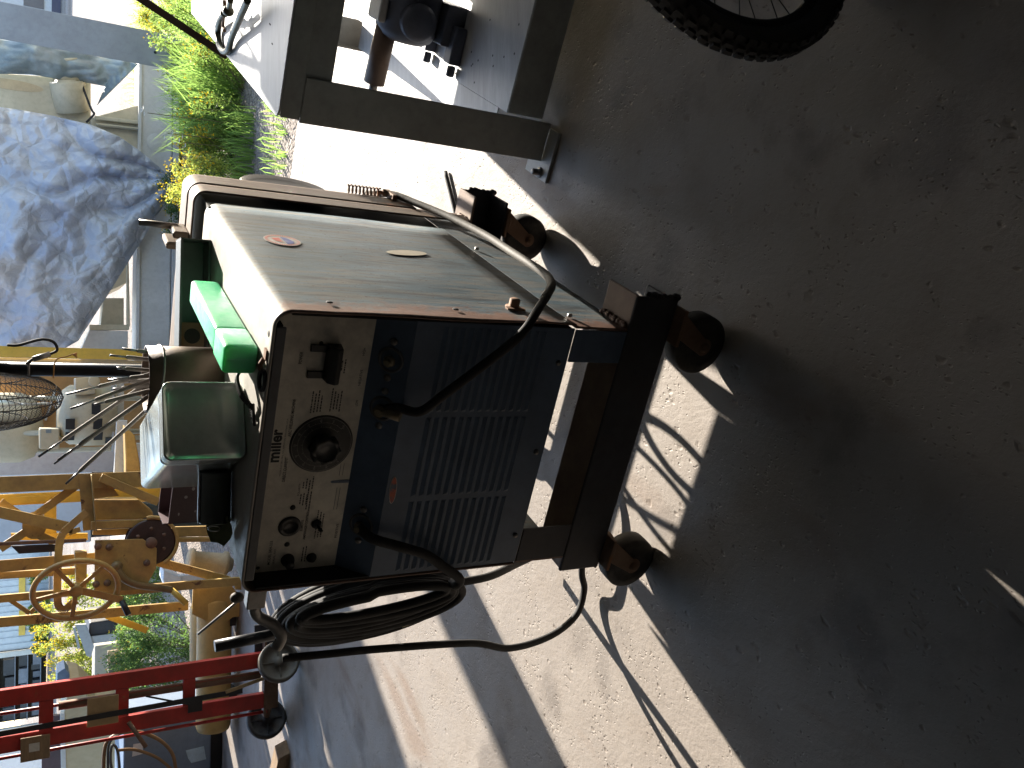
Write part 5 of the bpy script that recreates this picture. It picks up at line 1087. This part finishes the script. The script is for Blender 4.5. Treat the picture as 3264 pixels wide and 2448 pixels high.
# silver tarpaulin: a draped sheet over the machine
def tarp_mat():
    n = NT('silver blue tarpaulin'); v = n.mapped(); a = n.noise(v, 1.6, 5, 0.6); 
    ck = n.voro(v, 5.5, 'DISTANCE_TO_EDGE'); cr = n.noise(v, 11, 6, 0.7, 1.2)
    c = n.mix(n.ramp(a, [(0.36, 0), (0.62, 1)]), (0.38, 0.415, 0.51), (0.49, 0.505, 0.54))
    c = n.mix(n.math('MULTIPLY', n.ramp(cr, [(0.55, 0), (0.7, 1)]), 0.35), c, (0.42, 0.41, 0.41))
    n.set(Base_Color=c, Roughness=0.30, Metallic=0.15); n.bsdf.inputs['Specular IOR Level'].default_value = 0.5
    n.bump(n.math('ADD', n.math('MULTIPLY', n.ramp(ck, [(0, 0), (0.25, 1)]), 0.5), n.math('MULTIPLY', cr, 0.55)), 0.8, 0.035); return n.m
TARP = tarp_mat()
def fold(p, k):
    a = noise.noise(Vector((p.x*2.2 + p.z*1.1, p.z*1.2 - p.x*0.6, 3.1)))*0.12 + noise.noise(Vector((p.x*5.5 - p.z*3, p.z*4 + p.x*2, 9.7)))*0.05
    ridg = abs(noise.noise(Vector((p.x*6 + p.z*4, p.z*5, 1.3))))*0.04 + abs(noise.noise(Vector((p.x*15, p.z*15, 4.3))))*0.012
    # long pull folds running towards the low corner
    ang = math.atan2(p.z - 0.02, p.x - 2.25); ridg += 0.10*abs(math.sin(ang*7 + 2*noise.noise(Vector((p.x*2, 0, p.z*2)))))*min(1, (Vector((p.x - 2.25, 0, p.z)).length)/0.6)
    return a + ridg*k
def lerp2(pts, t):
    n = len(pts) - 1; i = min(int(t*n), n - 1); f = t*n - i
    return (pts[i][0]*(1 - f) + pts[i + 1][0]*f, pts[i][1]*(1 - f) + pts[i + 1][1]*f)
edgeR = [(-30, 338), (60, 350), (170, 370), (290, 398), (380, 435), (450, 485), (510, 535), (556, 585)]
edgeL = [(-30, 1180), (120, 1160), (190, 1120), (250, 1085), (330, 960), (430, 800), (500, 690), (558, 592)]
def tarp(u, v):
    a, b = lerp2(edgeR, v), lerp2(edgeL, v); x, y = a[0]*(1 - u) + b[0]*u, a[1]*(1 - u) + b[1]*u
    base = SY - 0.16 - 0.25*math.sin(PI*u)*(1 - 0.5*v)
    P = py(x, y, base); P = py(x, y, base - fold(P, 1.0)); return P
tag(MB().grid(tarp, 120, 110).build('tarpaulin', TARP, solid=0.006), 'crinkled silver blue tarpaulin draped over the cream machine', 'tarpaulin')
# torn grey green sheet hanging beside the column
TORN = paint('grey green film', (0.16, 0.20, 0.21), 0.35, 0.1, 0.35, 5, (0.30, 0.33, 0.34), 0.5, bump=0.4)
e0 = [(-30, 125), (100, 130), (200, 150), (300, 178), (400, 190), (440, 205)]
e1 = [(-30, 235), (100, 236), (200, 255), (270, 262), (335, 275), (310, 335)]
def torn(u, v):
    a, b = lerp2(e0, v), lerp2(e1, v); x, y = a[0]*(1 - u) + b[0]*u, a[1]*(1 - u) + b[1]*u
    P = py(x, y, SY + 0.05); d = noise.noise(P*4)*0.10 + abs(noise.noise(P*9))*0.06; return py(x, y, SY + 0.08 - d - 0.1*math.sin(PI*u))
tag(MB().grid(torn, 30, 40).build('torn_sheet', TORN, solid=0.004), 'torn grey green plastic sheet hanging beside the wide grey column', 'plastic sheet')
# pale timber sleeper on the ground in front of the skid
p, q = pz(572, 610, -0.02), pz(522, 1180, -0.02); m = MB(); m.obox(p + Vector((0, 0, -0.04)), q - p, (0, 0.12, 0), (0, 0, 0.10))
tag(m.build('timber_sleeper', paint('bleached sleeper', (0.50, 0.44, 0.33), 0.85, 0, 0.25, 14, (0.2, 0.16, 0.1), 0.5), bevel=0.008), 'pale bleached timber sleeper on the ground in front of the skid', 'timber')
# yellow I-section post with a pale web
YY = 8.3; A, Bq = py(200, 1168, YY), py(200, 1108, YY)
yp = thing('yellow_post', 'yellow painted steel channel post standing behind the black fan pole', 'post', ((A.x + Bq.x)/2, YY, -0.06))
m = MB(); mid_ = A.x + (Bq.x - A.x)*0.42; m.box(mid_, Bq.x, YY, YY + 0.01, -0.055, 2.2); m.build('flange', YELB, yp)
m = MB(); m.box(A.x, mid_ - 0.002, YY + 0.03, YY + 0.04, -0.055, 2.2); m.box(A.x - 0.006, A.x - 0.0005, YY, YY + 0.12, -0.055, 2.2); m.build('web', CREAM, yp)
# cream vertical motor, tank, little box, all on a brown bench frame
MY = 8.7
mt = thing('vertical_motor', 'cream painted vertical electric motor with square vent openings', 'motor', py(420, 1300, MY))
def my(x, y, d=0.0): return py(x, y, MY + d)
def ycyl(mb, x0, x1, yc, r, Y, rings=()):   # upright cylinder between photo heights x0 (top) and x1
    t, b = py(x0, yc, Y), py(x1, yc, Y); b = Vector((t.x, Y, b.z)); return t, b
t, b = ycyl(None, 205, 365, 1300, 0, MY); t.y = b.y = MY + 0.3
R_ = (my(300, 1225).x - my(300, 1430).x)/2; c = Vector((my(300, 1325).x, MY + 0.3, 0)); z0, z1 = my(375, 1325).z, my(185, 1325).z
m = MB().lathe(Vector((c.x, c.y, z0)), (0, 0, 1), [(0, 0), (R_, 0), (R_, (z1 - z0)*0.62), (R_*0.94, (z1 - z0)*0.7), (R_*0.95, (z1 - z0)*0.78), (R_*0.8, (z1 - z0)*0.9), (R_*0.55, z1 - z0), (0, z1 - z0)], 36)
m.build('motor_shell', CREAM, mt)
for x, y in ((220, 1347), (220, 1385), (305, 1347), (308, 1385), (300, 1300), (345, 1400)):
    P = py(x, y, MY + 0.3); dx = (P.x - c.x)/R_; dx = max(-.95, min(.95, dx)); nrm = Vector((dx, -math.sqrt(1 - dx*dx), 0)); tg_ = Vector((-nrm.y, nrm.x, 0)); q = c + nrm*(R_ + 0.001) + Vector((0, 0, P.z))
    m = MB(); m.obox(q - tg_*0.05 - Vector((0, 0, 0.035)), tg_*0.10, nrm*0.003, (0, 0, 0.075)); m.build('vent_opening', BLACKIN, mt)
m = MB(); m.prism([my(x, y, 0.02) for x, y in ((305, 1200), (240, 1205), (240, 1260), (305, 1255))], (0, 0.25, 0)); m.lathe(my(300, 1215, 0.0), (0, -1, 0), [(0, 0.03), (0.05, 0.03), (0.05, 0)], 20); m.build('terminal_box', CREAM, mt, bevel=0.008)
m = MB(); m.prism([my(x, y, 0.1) for x, y in ((372, 1200), (372, 1440), (395, 1440), (395, 1200))], (0, 0.5, 0)); m.prism([my(x, y, 0.05) for x, y in ((358, 1200), (358, 1440), (364, 1440), (364, 1200))], (0, 0.06, 0)); m.build('motor_stand', CREAMW, mt)
tk = thing('cream_tank', 'large smooth cream tank with a rounded bottom above the small cream box', 'tank', py(140, 1370, MY + 0.5))
cx = (py(60, 1310, MY + 0.9).x + py(60, 1450, MY + 0.9).x)/2 + 0.05; rr_ = 0.34; zb = py(140, 1330, MY + 0.9).z
m = MB().lathe((cx, MY + 0.95, zb), (0, 0, 1), [(0, 0), (rr_*0.5, 0.02), (rr_*0.85, 0.08), (rr_, 0.2), (rr_, 1.2), (0, 1.25)], 40); m.build('tank_shell', CREAM, tk)
m = MB()
for k in range(3): an = 2*PI*k/3 + 0.4; P = Vector((cx + rr_*0.9*math.cos(an), MY + 0.95 + rr_*0.9*math.sin(an), 0)); m.tube([P + Vector((0, 0, -0.06)), P + Vector((0, 0, zb + 0.25))], 0.025, 8)
m.build('tank_leg', CREAM, tk)
gb_ = thing('meter_box', 'small cream meter box with a grey display window', 'meter', py(190, 1395, MY))
m = MB(); m.prism([my(x, y, 0.1) for x, y in ((125, 1366), (190, 1366), (190, 1432), (125, 1432))], (0, 0.2, 0)); m.build('box_shell', CREAM, gb_, bevel=0.012)
m = MB(); m.prism([my(x, y, 0.096) for x, y in ((146, 1368), (164, 1368), (164, 1380), (146, 1380))], (0, 0.003, 0)); m.build('display_window', paint('grey window', (0.2, 0.25, 0.27), 0.3, 0, 0.1, 9), gb_)
m = MB(); P = my(192, 1400, 0.2); m.box(P.x - 0.02, P.x + 0.02, P.y - 0.02, P.y + 0.02, -0.05, P.z + 0.01); m.build('stand_post', CREAM, gb_)
bp_ = thing('ochre_partition', 'flat ochre brown panel standing behind the motor and the cream tank', 'panel', py(300, 1300, MY + 1.4))
m = MB(); a, b = py(100, 1195, MY + 1.4), py(100, 1440, MY + 1.4); m.box(b.x, a.x, MY + 1.4, MY + 1.44, -0.05, 1.75); m.build('panel_board', paint('ochre paint', (0.40, 0.21, 0.075), 0.6, 0, 0.12, 3), bp_)
m = MB(); m.bar(py(145, 1340, MY + 1.38), py(175, 1245, MY + 1.38), 0.02, 0.02); m.build('panel_strut', CREAMW, bp_)
# white board and brown block in front of them
BYY = 8.0
m = MB(); m.prism([py(x, y, BYY) for x, y in ((372, 1340), (406, 1340), (398, 1515), (363, 1515))], (0, 0.05, 0)); P = py(385, 1430, BYY); m.box(P.x - 0.04, P.x + 0.04, BYY + 0.052, BYY + 0.10, -0.055, P.z)
tag(m.build('white_board', paint('white board', (0.72, 0.70, 0.64), 0.6, 0, 0.05, 5), bevel=0.004), 'short white board set on edge behind the tin can', 'board')
m = MB(); m.prism([py(x, y, BYY - 0.25) for x, y in ((396, 1355), (430, 1388), (445, 1470), (455, 1560), (470, 1600), (402, 1600), (400, 1450))], (0, 0.18, 0)); P = py(450, 1530, BYY); m.box(P.x - 0.15, P.x + 0.15, BYY - 0.2, BYY - 0.08, -0.055, P.z)
tag(m.build('ochre_casting', YEL, bevel=0.01), 'ochre painted steel casting beneath the short white board', 'casting')
m = MB(); m.prism([py(x, y, 8.6) for x, y in ((445, 1600), (520, 1620), (520, 1680), (448, 1690))], (0, 0.3, 0)); P = py(500, 1640, 8.7); m.box(P.x - 0.2, P.x + 0.2, 8.62, 8.88, -0.055, P.z + 0.02)
tag(m.build('dark_crate', paint('dark green crate', (0.05, 0.06, 0.055), 0.6, 0, 0.2, 6), bevel=0.01), 'dark green crate behind the yellow gear cover', 'crate')
m = MB(); m.prism([py(x, y, 8.4) for x, y in ((522, 1818), (575, 1840), (585, 1870), (530, 1875), (520, 1850))], (0, 0.25, 0)); P = py(560, 1850, 8.5); m.box(P.x - 0.05, P.x + 0.05, 8.45, 8.55, -0.055, P.z)
tag(m.build('white_carton', paint('white carton', (0.66, 0.67, 0.68), 0.6, 0, 0.06, 6), bevel=0.006), 'small white carton on a post seen through the rig legs', 'carton')

GBX = paint('blue grey container', (0.36, 0.41, 0.47), 0.5, 0, 0.07, 1.2)
gc = thing('container', 'plain blue grey steel container behind the yellow mast', 'container', py(250, 1620, 11.8))
a, b = py(100, 1500, 11.8), py(100, 1742, 11.8); m = MB(); m.box(b.x, a.x, 11.8, 14.0, py(292, 1600, 11.8).z, 2.7); m.build('container_box', GBX, gc, bevel=0.02)
m = MB(); m.box(b.x + 0.05, a.x - 0.05, 11.85, 13.9, -0.055, py(292, 1600, 11.8).z - 0.002); m.build('container_skid', BEAM, gc)
# ------------------------------------------------------------ yard behind: trough, concrete blocks, buildings
tq = thing('steel_trough', 'dark rusty steel trough with an open end by the yellow flowering bush', 'trough', py(375, 2010, 13))
m = MB(); m.prism([py(x, y, 13) for x, y in ((285, 1985), (350, 1975), (378, 1990), (378, 2040), (300, 2050), (282, 2020))], (0, 0.9, 0)); m.build('trough_body', BEAM, tq, bevel=0.02)
m = MB(); m.prism([py(x, y, 12.95) for x, y in ((240, 1992), (275, 1990), (300, 2060), (290, 2095), (275, 2090))], (0, 0.06, 0)); m.prism([py(x, y, 12.96) for x, y in ((232, 2000), (240, 1998), (256, 2066), (248, 2068))], (0, 0.05, 0)); P = py(280, 2040, 13); m.box(P.x - 0.05, P.x + 0.05, 12.97, 13.03, -0.055, P.z); m.build('trough_chute', GREYC, tq)
kb = thing('concrete_block', 'long pale concrete block with a timber sleeper on its near side', 'concrete block', py(395, 2150, 14))
m = MB(); a, b = py(390, 2048, 14.2), py(390, 2260, 14.2); zt = py(302, 2100, 14.2).z; m.box(b.x, a.x, 14.2, 14.75, -0.055, zt); m.build('block_body', paint('cast concrete', (0.34, 0.31, 0.25), 0.85, 0, 0.15, 3), kb, bevel=0.015)
ts = thing('dark_sleeper', 'dark brown timber sleeper lying in front of the pale concrete block', 'timber', py(395, 2150, 13.6))
m = MB(); zt = py(345, 2100, 13.7).z; m.box(b.x, a.x, 13.6, 13.9, -0.055, zt); m.build('sleeper_body', paint('dark sleeper', (0.14, 0.105, 0.08), 0.8, 0, 0.3, 6), ts, bevel=0.012)
m = MB(); P = py(363, 2093, 13.59); m.box(P.x - 0.09, P.x + 0.09, 13.585, 13.598, P.z - 0.08, P.z + 0.08); m.build('end_cap', TANP, ts)
# long pale corrugated building
def corr(nm, P0, P1, z0, z1, mat, par, pitch=0.36, dep=0.05):
    P0, P1 = Vector(P0), Vector(P1); d = P1 - P0; L_ = d.length; u_ = d.normalized(); nn = Vector((u_.y, -u_.x, 0)); k = int(L_/pitch)
    pr = []
    for i in range(k): pr += [P0 + u_*(i*pitch), P0 + u_*(i*pitch + pitch*0.72), P0 + u_*(i*pitch + pitch*0.78) + nn*dep, P0 + u_*(i*pitch + pitch*0.94) + nn*dep]
    n = len(pr); mb = MB(); mb.add([Vector((p.x, p.y, z0)) for p in pr] + [Vector((p.x, p.y, z1)) for p in pr], [[i, i + 1, n + i + 1, n + i] for i in range(n - 1)]); return mb.build(nm, mat, par, fix=False, solid=0.01)
BW = paint('pale blue wall sheet', (0.48, 0.53, 0.58), 0.45, 0.1, 0.05, 0.6)
D1 = thing('metal_warehouse', 'long pale blue corrugated metal warehouse across the yard', 'warehouse', (-12, 56, -0.06))
x0, x1 = py(150, 2062, 56).x, py(150, 1560, 56).x
corr('wall', (x1, 56, 0), (x0, 56, 0), -0.05, 7, BW, D1)
m = MB(); m.box(x0 - 9, x1, 56.2, 70, 6.8, 7.0); m.build('roof', BW, D1)
xd0, xd1 = py(100, 2320, 55.9).x, x0
m = MB(); m.box(xd0, xd1, 57.6, 57.7, 0, 6); m.build('door_recess', BLACKIN, D1)
MB().box(xd1 - 0.25, xd1 + 0.02, 55.8, 56.05, -0.05, 6.0).build('door_jamb', CREAMW, D1); MB().box(xd0 - 0.02, xd0 + 0.2, 55.8, 56.05, -0.05, 6.0).build('door_jamb', CREAMW, D1)
corr('wall', (xd0, 56, 0), (xd0 - 12, 56, 0), -0.05, 7, BW, D1)
for k, (x, y) in enumerate(((45, 1975), (70, 1945), (85, 1905))):
    pass
for (xx, yy) in ((70, 1870), (70, 1985)):
    m = MB(); a, b = py(64, yy, 55.85), py(78, yy + 7, 55.85); P = py(70, yy, 55.85); m.box(P.x - 0.7, P.x + 0.7, 55.80, 55.88, P.z - 0.16, P.z + 0.16); m.build('yellow_marker', YELB, D1)
# stored equipment seen through the open door
eq = thing('equipment_rack', 'dark rack of stored equipment in the open warehouse doorway', 'rack', ((xd0 + xd1)/2, 56.6, -0.06))
r_ = random.Random(21); RK = paint('rack grey', (0.16, 0.18, 0.22), 0.5, 0.2, 0.3, 2); RK2 = paint('rack dark', (0.05, 0.055, 0.065), 0.5, 0.2, 0.3, 2)
z = 0.35
while z < 3.4:
    m = MB(); h = 0.42 + 0.5*r_.random(); x = xd0 + 0.4
    while x < xd1 - 0.9:
        w_ = 0.3 + 0.6*r_.random(); m.box(x, x + w_, 56.5 + r_.random()*0.4, 57.2, z, z + h*(0.6 + 0.35*r_.random()), 0 if r_.random() < 0.5 else 1); x += w_ + 0.08
    m.box(xd0 + 0.3, xd1 - 0.5, 56.5, 57.25, z - 0.06, z - 0.005, 0); m.build('rack_shelf', [RK, RK2], eq); z += h + 0.15
D2 = thing('white_shed', 'white sheet metal shed wall beyond the red hand truck at the left edge', 'shed', py(40, 2440, 20))
a, b = py(30, 2338, 22), py(30, 2700, 22); corr('wall', (a.x, 22, 0), (b.x, 22, 0), py(72, 2400, 22).z - 0.9, 4.0, paint('white sheet', (0.62, 0.60, 0.60), 0.5, 0, 0.06, 1), D2, 0.5, 0.04)
# far building and parked trailer behind the column
D3 = thing('far_office', 'low pale building with a row of dark windows far behind the bench', 'building', py(150, 40, 48))
a, b = py(100, -400, 48), py(100, 75, 48); m = MB(); m.box(b.x, a.x, 48, 58, -0.05, 6); m.build('wall', paint('far wall', (0.5, 0.5, 0.52), 0.6, 0, 0.06, 1), D3)
m = MB(); z0, z1 = py(140, 0, 47.9).z, py(75, 0, 47.9).z; m.box(b.x + 0.8, b.x + 3.2, 47.93, 47.99, z0, z1); m.box(b.x + 3.7, b.x + 6.2, 47.93, 47.99, z0, z1); m.build('window', paint('far window', (0.12, 0.11, 0.12), 0.3, 0, 0.2, 1), D3)
m = MB(); m.box(b.x, a.x, 47.8, 47.9, -0.05, py(165, 0, 47.8).z); m.build('dark_plinth', paint('dark plinth', (0.06, 0.06, 0.10), 0.5, 0, 0.1, 1), D3)
# ------------------------------------------------------------ plants
def leaf_quad(mb, p, d, n, l, wd_, mi=0):
    d = d.normalized(); s_ = d.cross(n)
    if s_.length < 1e-4: s_ = d.cross(Vector((1, 0, 0.3)))
    s_.normalize(); mb.add([p, p + d*l*0.5 + s_*wd_/2, p + d*l, p + d*l*0.5 - s_*wd_/2], [[0, 1, 2, 3]], mi)
def rv(r): 
    while True:
        v = Vector((r.uniform(-1, 1), r.uniform(-1, 1), r.uniform(-1, 1)))
        if 0.05 < v.length < 1: return v
def bush(name, label, c, rx, ry_, h, n, leaf, mat, flowers=0, fmat=None, seed=1, group=None, stems=14, top=0.8):
    r = random.Random(seed); c = Vector(c); o = thing(name, label, 'bush', c, 0, group)
    fo_, fl, st_m = MB(), MB(), MB()
    clumps = []
    for k in range(stems):
        an = r.uniform(0, 2*PI); q = math.sqrt(r.random()); x, y = math.cos(an)*q*rx, math.sin(an)*q*ry_
        hh = h*(1 - 0.45*q*q)*r.uniform(0.65, 1.08); tip = c + Vector((x, y, hh)); b0 = c + Vector((x*0.35, y*0.35, 0))
        mid_ = (b0 + tip)/2 + Vector((x*0.15, y*0.15, hh*0.12)); path = smooth_path([b0, mid_, tip], 4); st_m.tube(path, 0.004, 5, cap=False)
        clumps.append((path, hh))
    per = n//stems
    for path, hh in clumps:
        sz = r.uniform(0.75, 1.25)
        for k in range(per):
            t = r.random()**0.6; p = path[min(int(t*len(path)), len(path) - 1)] + rv(r)*(0.10*hh*sz + 0.05)*(1.15 - 0.5*t)
            if p.z < c.z + 0.01: p.z = c.z + 0.01 + r.random()*0.05
            leaf_quad(fo_, p, rv(r) + Vector((0, 0, 0.35)), rv(r), leaf*r.uniform(0.6, 1.3), leaf*r.uniform(0.25, 0.5))
        for k in range(flowers//stems):
            p = path[-1] + rv(r)*(0.09*hh + 0.05) + Vector((0, 0, 0.03)); s_ = leaf*r.uniform(0.35, 0.6)
            for q in range(2): leaf_quad(fl, p, rv(r), rv(r), s_, s_*0.8)
    st_m.build('stem', STEMM, o, fix=False); fo_.build('foliage', mat, o, fix=False)
    if flowers: f_ = fl.build('blossom', fmat or FLOWERY, o, fix=False); f_['kind'] = 'stuff'
    return o
gb2 = 'weedy bushes behind the concrete slab'
def gp_(x, y): return pz(x, y, -0.06)
# right-hand weeds between slab and skid
bush('weed_bush', 'yellow flowering bush just right of the rear of the welding machine', gp_(778, 640), 0.55, 0.40, 0.60, 9000, 0.028, LEAFY, 900, None, 1, gb2, 26)
bush('weed_bush', 'bushy green weed with yellow flowers behind the left corner of the bench', gp_(772, 340), 0.50, 0.40, 0.50, 6500, 0.030, LEAF, 500, None, 2, gb2, 22)
bush('weed_bush', 'leafy green weed behind the leaning brown bar', gp_(690, 150), 0.55, 0.40, 0.52, 6000, 0.032, LEAF, 120, None, 3, gb2, 20)
bush('weed_bush', 'small yellowing weed at the foot of the wide grey column', gp_(560, 80), 0.60, 0.45, 0.45, 5000, 0.034, LEAFY, 350, None, 4, gb2, 18)
bush('weed_bush', 'dark green weed in the shade between two flowering bushes', gp_(745, 480), 0.45, 0.40, 0.42, 5500, 0.032, LEAFD, 100, None, 5, gb2, 18)
bush('weed_bush', 'low green weed at the right edge behind the bench top', gp_(600, -60), 0.60, 0.45, 0.5, 5000, 0.034, LEAF, 80, None, 6, gb2, 18)
bush('weed_bush', 'wispy dark weed growing up against the pale skid', gp_(545, 1010), 0.30, 0.20, 0.42, 2200, 0.026, LEAFD, 0, None, 7, gb2, 12)
bush('weed_bush', 'short weed by the pointed low corner of the tarpaulin', gp_(600, 640), 0.45, 0.3, 0.28, 2600, 0.028, LEAFD, 120, None, 8, gb2, 12)
# white daisies above the weeds
for (x, y), lb in (((470, 360), 'white daisy poking up beside the left corner of the bench'), ((535, 425), 'tallest white daisy in front of the pale skid'), ((585, 455), 'white daisy low among the yellow flowers')):
    p = py(x, y, 7.0); o = thing('daisy', lb, 'flower', (p.x, 7.0, -0.06), 0, 'daisies among the weeds')
    m = MB(); m.tube([Vector((p.x + 0.03, 7.02, -0.05)), p], 0.003, 5); m.build('stem', STEMM, o, fix=False)
    m = MB(); r_ = random.Random(int(x))
    for q in range(3):
        hc_ = p + rv(r_)*0.05
        for k in range(9): d = Vector((math.cos(2*PI*k/9), math.sin(2*PI*k/9)*0.6, 0.35)); leaf_quad(m, hc_, d, Vector((0, 0, 1)), 0.022, 0.012)
    m.build('petals', FLOWERW, o, fix=False)
# grass
def grass(mb, c, n, rad, h, r):
    for k in range(n):
        p = Vector(c) + Vector((r.uniform(-1, 1)*rad[0], r.uniform(-1, 1)*rad[1], 0)); hh = h*r.uniform(0.5, 1.2); d = rv(r)*0.35 + Vector((0, 0, 1)); d.normalize(); b = rv(r); b.z = 0
        s_ = d.cross(rv(r)).normalized()*0.0045; q = p + d*hh*0.6; t = p + d*hh + b*hh*0.35 - Vector((0, 0, 0.05*hh))
        mb.add([p - s_, p + s_, q + s_*0.8, q - s_*0.8, t], [[0, 1, 2, 3], [3, 2, 4]])
r_ = random.Random(31); m = MB()
for (x, y), n, rad, h in (((745, 350), 700, (0.35, 0.35), 0.58), ((700, 190), 450, (0.6, 0.4), 0.42), ((640, 60), 400, (0.7, 0.5), 0.42), ((800, 560), 300, (0.5, 0.15), 0.25), ((880, 520), 120, (0.5, 0.12), 0.12), ((905, 480), 120, (0.6, 0.10), 0.08), ((440, 2100), 700, (1.6, 0.8), 0.5), ((480, 30), 400, (1.5, 1.0), 0.35)):
    grass(m, gp_(x, y), n, rad, h, r_)
tag(m.build('grass', GRASSM, fix=False), 'bright green tufts of grass among the weeds', 'grass', kind='stuff')
# left-hand weeds behind the yellow tank
gl = 'weedy bushes behind the yellow tank'
bush('weed_bush', 'tall yellow flowering bush behind the hand wheel of the rig', gp_(370, 2030), 1.25, 0.6, 1.25, 8000, 0.060, LEAFY, 1500, None, 11, gl, 26)
bush('weed_bush', 'yellow flowering bush left of the hand wheel behind the red rail', gp_(372, 2160), 0.9, 0.5, 1.0, 6000, 0.055, LEAFY, 700, None, 12, gl, 20)
bush('weed_bush', 'dark green weed standing behind the yellow tank', gp_(610, 2080), 0.75, 0.4, 0.78, 8000, 0.034, LEAFD, 60, None, 13, gl, 24)
bush('weed_bush', 'green weed seen between the rails of the red hand truck', gp_(560, 2230), 0.8, 0.4, 0.95, 7000, 0.036, LEAFD, 120, None, 14, gl, 22)
bush('weed_bush', 'leafy green weed seen through the legs of the winch rig', gp_(520, 1860), 0.5, 0.4, 0.55, 4000, 0.036, LEAF, 80, None, 15, gl, 16)
bush('weed_bush', 'low green weed between the rig leg and the sandy track', gp_(480, 1975), 0.7, 0.4, 0.45, 3500, 0.040, LEAF, 150, None, 16, gl, 16)
# shrubs along the warehouse
gw = 'shrubs along the warehouse wall'
for k, (y, h, lb) in enumerate(((1820, 1.3, 'yellow green shrub at the warehouse wall seen through the mast lattice'), (1925, 1.1, 'yellow green shrub at the warehouse wall inside the hand wheel rim'), (2000, 1.0, 'yellow green shrub at the warehouse wall just left of the hand wheel'), (2050, 0.8, 'small yellow green shrub beside the warehouse door'))):
    P = py(150, y, 54.6); bush('wall_shrub', lb, (P.x, 54.6, -0.06), 0.8, 0.5, h, 1600, 0.16, LEAFY, 0, None, 60 + k, gw, 14)
# sandy track strip behind the weeds
SAND = paint('sandy track', (0.52, 0.44, 0.34), 0.9, 0, 0.12, 1.5, bump=0.3)
m = MB(); pts = [gp_(x, y) for x, y in ((352, 1700), (362, 1900), (385, 2060), (405, 2250), (455, 2260), (432, 2060), (410, 1900), (440, 1700))]
m.add([Vector((p.x, p.y, -0.056)) for p in pts], [list(range(8))]); tag(m.build('sandy_track', SAND, fix=False), kind='structure')
